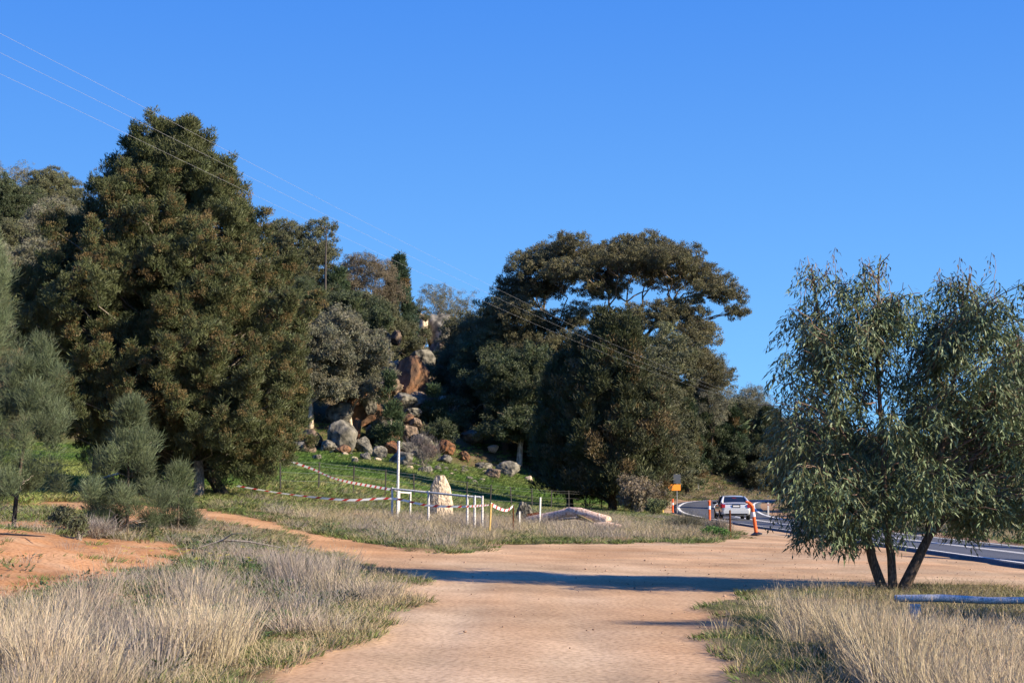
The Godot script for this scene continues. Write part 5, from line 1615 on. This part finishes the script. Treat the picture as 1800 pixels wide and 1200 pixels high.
	bush("shrub", "small green shrub lower on the red bank", "shrub", on_land(-8.35, -27.3), 0.45, 0.45, 68, Color(0.09, 0.1, 0.055), clump.gum, 0.2, 45)
	bush("dead_bush", "bare grey dead bush on the red bank behind the low green shrubs", "dead bush", on_land(-8.3, -28.2), 0.28, 1.2, 69, Color(0.2, 0.18, 0.16), clump.twigs, 0.26, 40)
	bush("dead_bush", "bare dark scrub among the boulders right of the white pole", "dead bush", on_land(-6.6, -104.5), 2.4, 2.6, 70, Color(0.14, 0.12, 0.11), clump.twigs, 0.8, 50)
	bush("shrub", "dark green shrub behind the boulder with the orange underside", "shrub", on_land(-6.2, -119), 2.2, 3.0, 71, dark, clump.gum, 0.7, 110)
	bush("shrub", "dark green shrub right of the overhanging dark boulder", "shrub", on_land(-11.0, -114.5), 1.8, 2.4, 72, dark, clump.gum, 0.7, 90)

func _ready() -> void:
	# camera: eye height, level horizon low in the frame, a short telephoto
	var cam := Camera3D.new()
	cam.name = "camera"
	cam.position = Vector3(0, 1.6, 0)
	cam.rotation = Vector3(0.10488, 0, 0)
	cam.fov = 27.3
	cam.near = 0.1
	cam.far = 4000
	add_child(cam)
	cam.current = true
	var env := Environment.new()
	env.background_mode = Environment.BG_SKY
	var sm := ProceduralSkyMaterial.new()
	sm.sky_top_color = Color(0.0075, 0.077, 0.353).linear_to_srgb()
	sm.sky_horizon_color = Color(0.132, 0.32, 0.53).linear_to_srgb()
	sm.sky_curve = 0.16
	sm.ground_bottom_color = Color(0.2, 0.16, 0.1)
	sm.ground_horizon_color = Color(0.3, 0.27, 0.22)
	sm.sun_angle_max = 8.0
	sm.sun_curve = 0.1
	var sky := Sky.new()
	sky.sky_material = sm
	env.sky = sky
	env.tonemap_mode = Environment.TONE_MAPPER_LINEAR
	env.tonemap_exposure = 2.3
	env.sdfgi_enabled = true
	env.ssao_enabled = true
	env.ssil_enabled = true
	var we := WorldEnvironment.new()
	we.name = "world"
	we.environment = env
	add_child(we)
	var sun := DirectionalLight3D.new()
	sun.name = "sun"
	sun.light_energy = 1.5
	sun.light_color = Color(1.0, 0.93, 0.82)
	sun.light_angular_distance = 0.53
	sun.shadow_enabled = true
	add_child(sun)
	sun.look_at_from_position(Vector3.ZERO, -Vector3(0.86, 0.465, 0.33))
	tone_noise.seed = 3
	tone_noise.frequency = 0.02
	tone_noise.fractal_octaves = 3
	edge_noise.seed = 4
	edge_noise.frequency = 0.05
	fine_noise.seed = 5
	fine_noise.frequency = 0.02
	fine_noise.fractal_octaves = 3
	make_materials()
	M.smooth_bark = wrapped(noise_texture(24, 0.02, Color(0.22, 0.19, 0.17), Color(0.58, 0.5, 0.43), Color(0.36, 0.31, 0.27)), Vector3(3, 0.8, 3), 0.6, 0.6)
	M.log_bark = wrapped(noise_texture(25, 0.02, Color(0.5, 0.38, 0.32), Color(0.92, 0.85, 0.78), Color(0.82, 0.7, 0.61)), Vector3.ONE * 0.9, 0.8, 2.0)
	M.limb_bark = wrapped(noise_texture(26, 0.012, Color(0.3, 0.26, 0.22), Color(0.68, 0.62, 0.55), Color(0.52, 0.46, 0.4)), Vector3(0.5, 0.25, 0.5), 0.75, 0.6)
	M.dark_bark = plain(Color(0.07, 0.06, 0.055), 0.9)
	M.twig_bark = plain(Color(0.2, 0.13, 0.1), 0.7)
	M.pebble = plain(Color(1, 1, 1), 0.95)
	M.pebble.vertex_color_use_as_albedo = true
	make_clumps()
	build_ground()
	build_road()
	build_trees()
	build_boulders()
	build_small_things()
	build_car()
	build_grass()
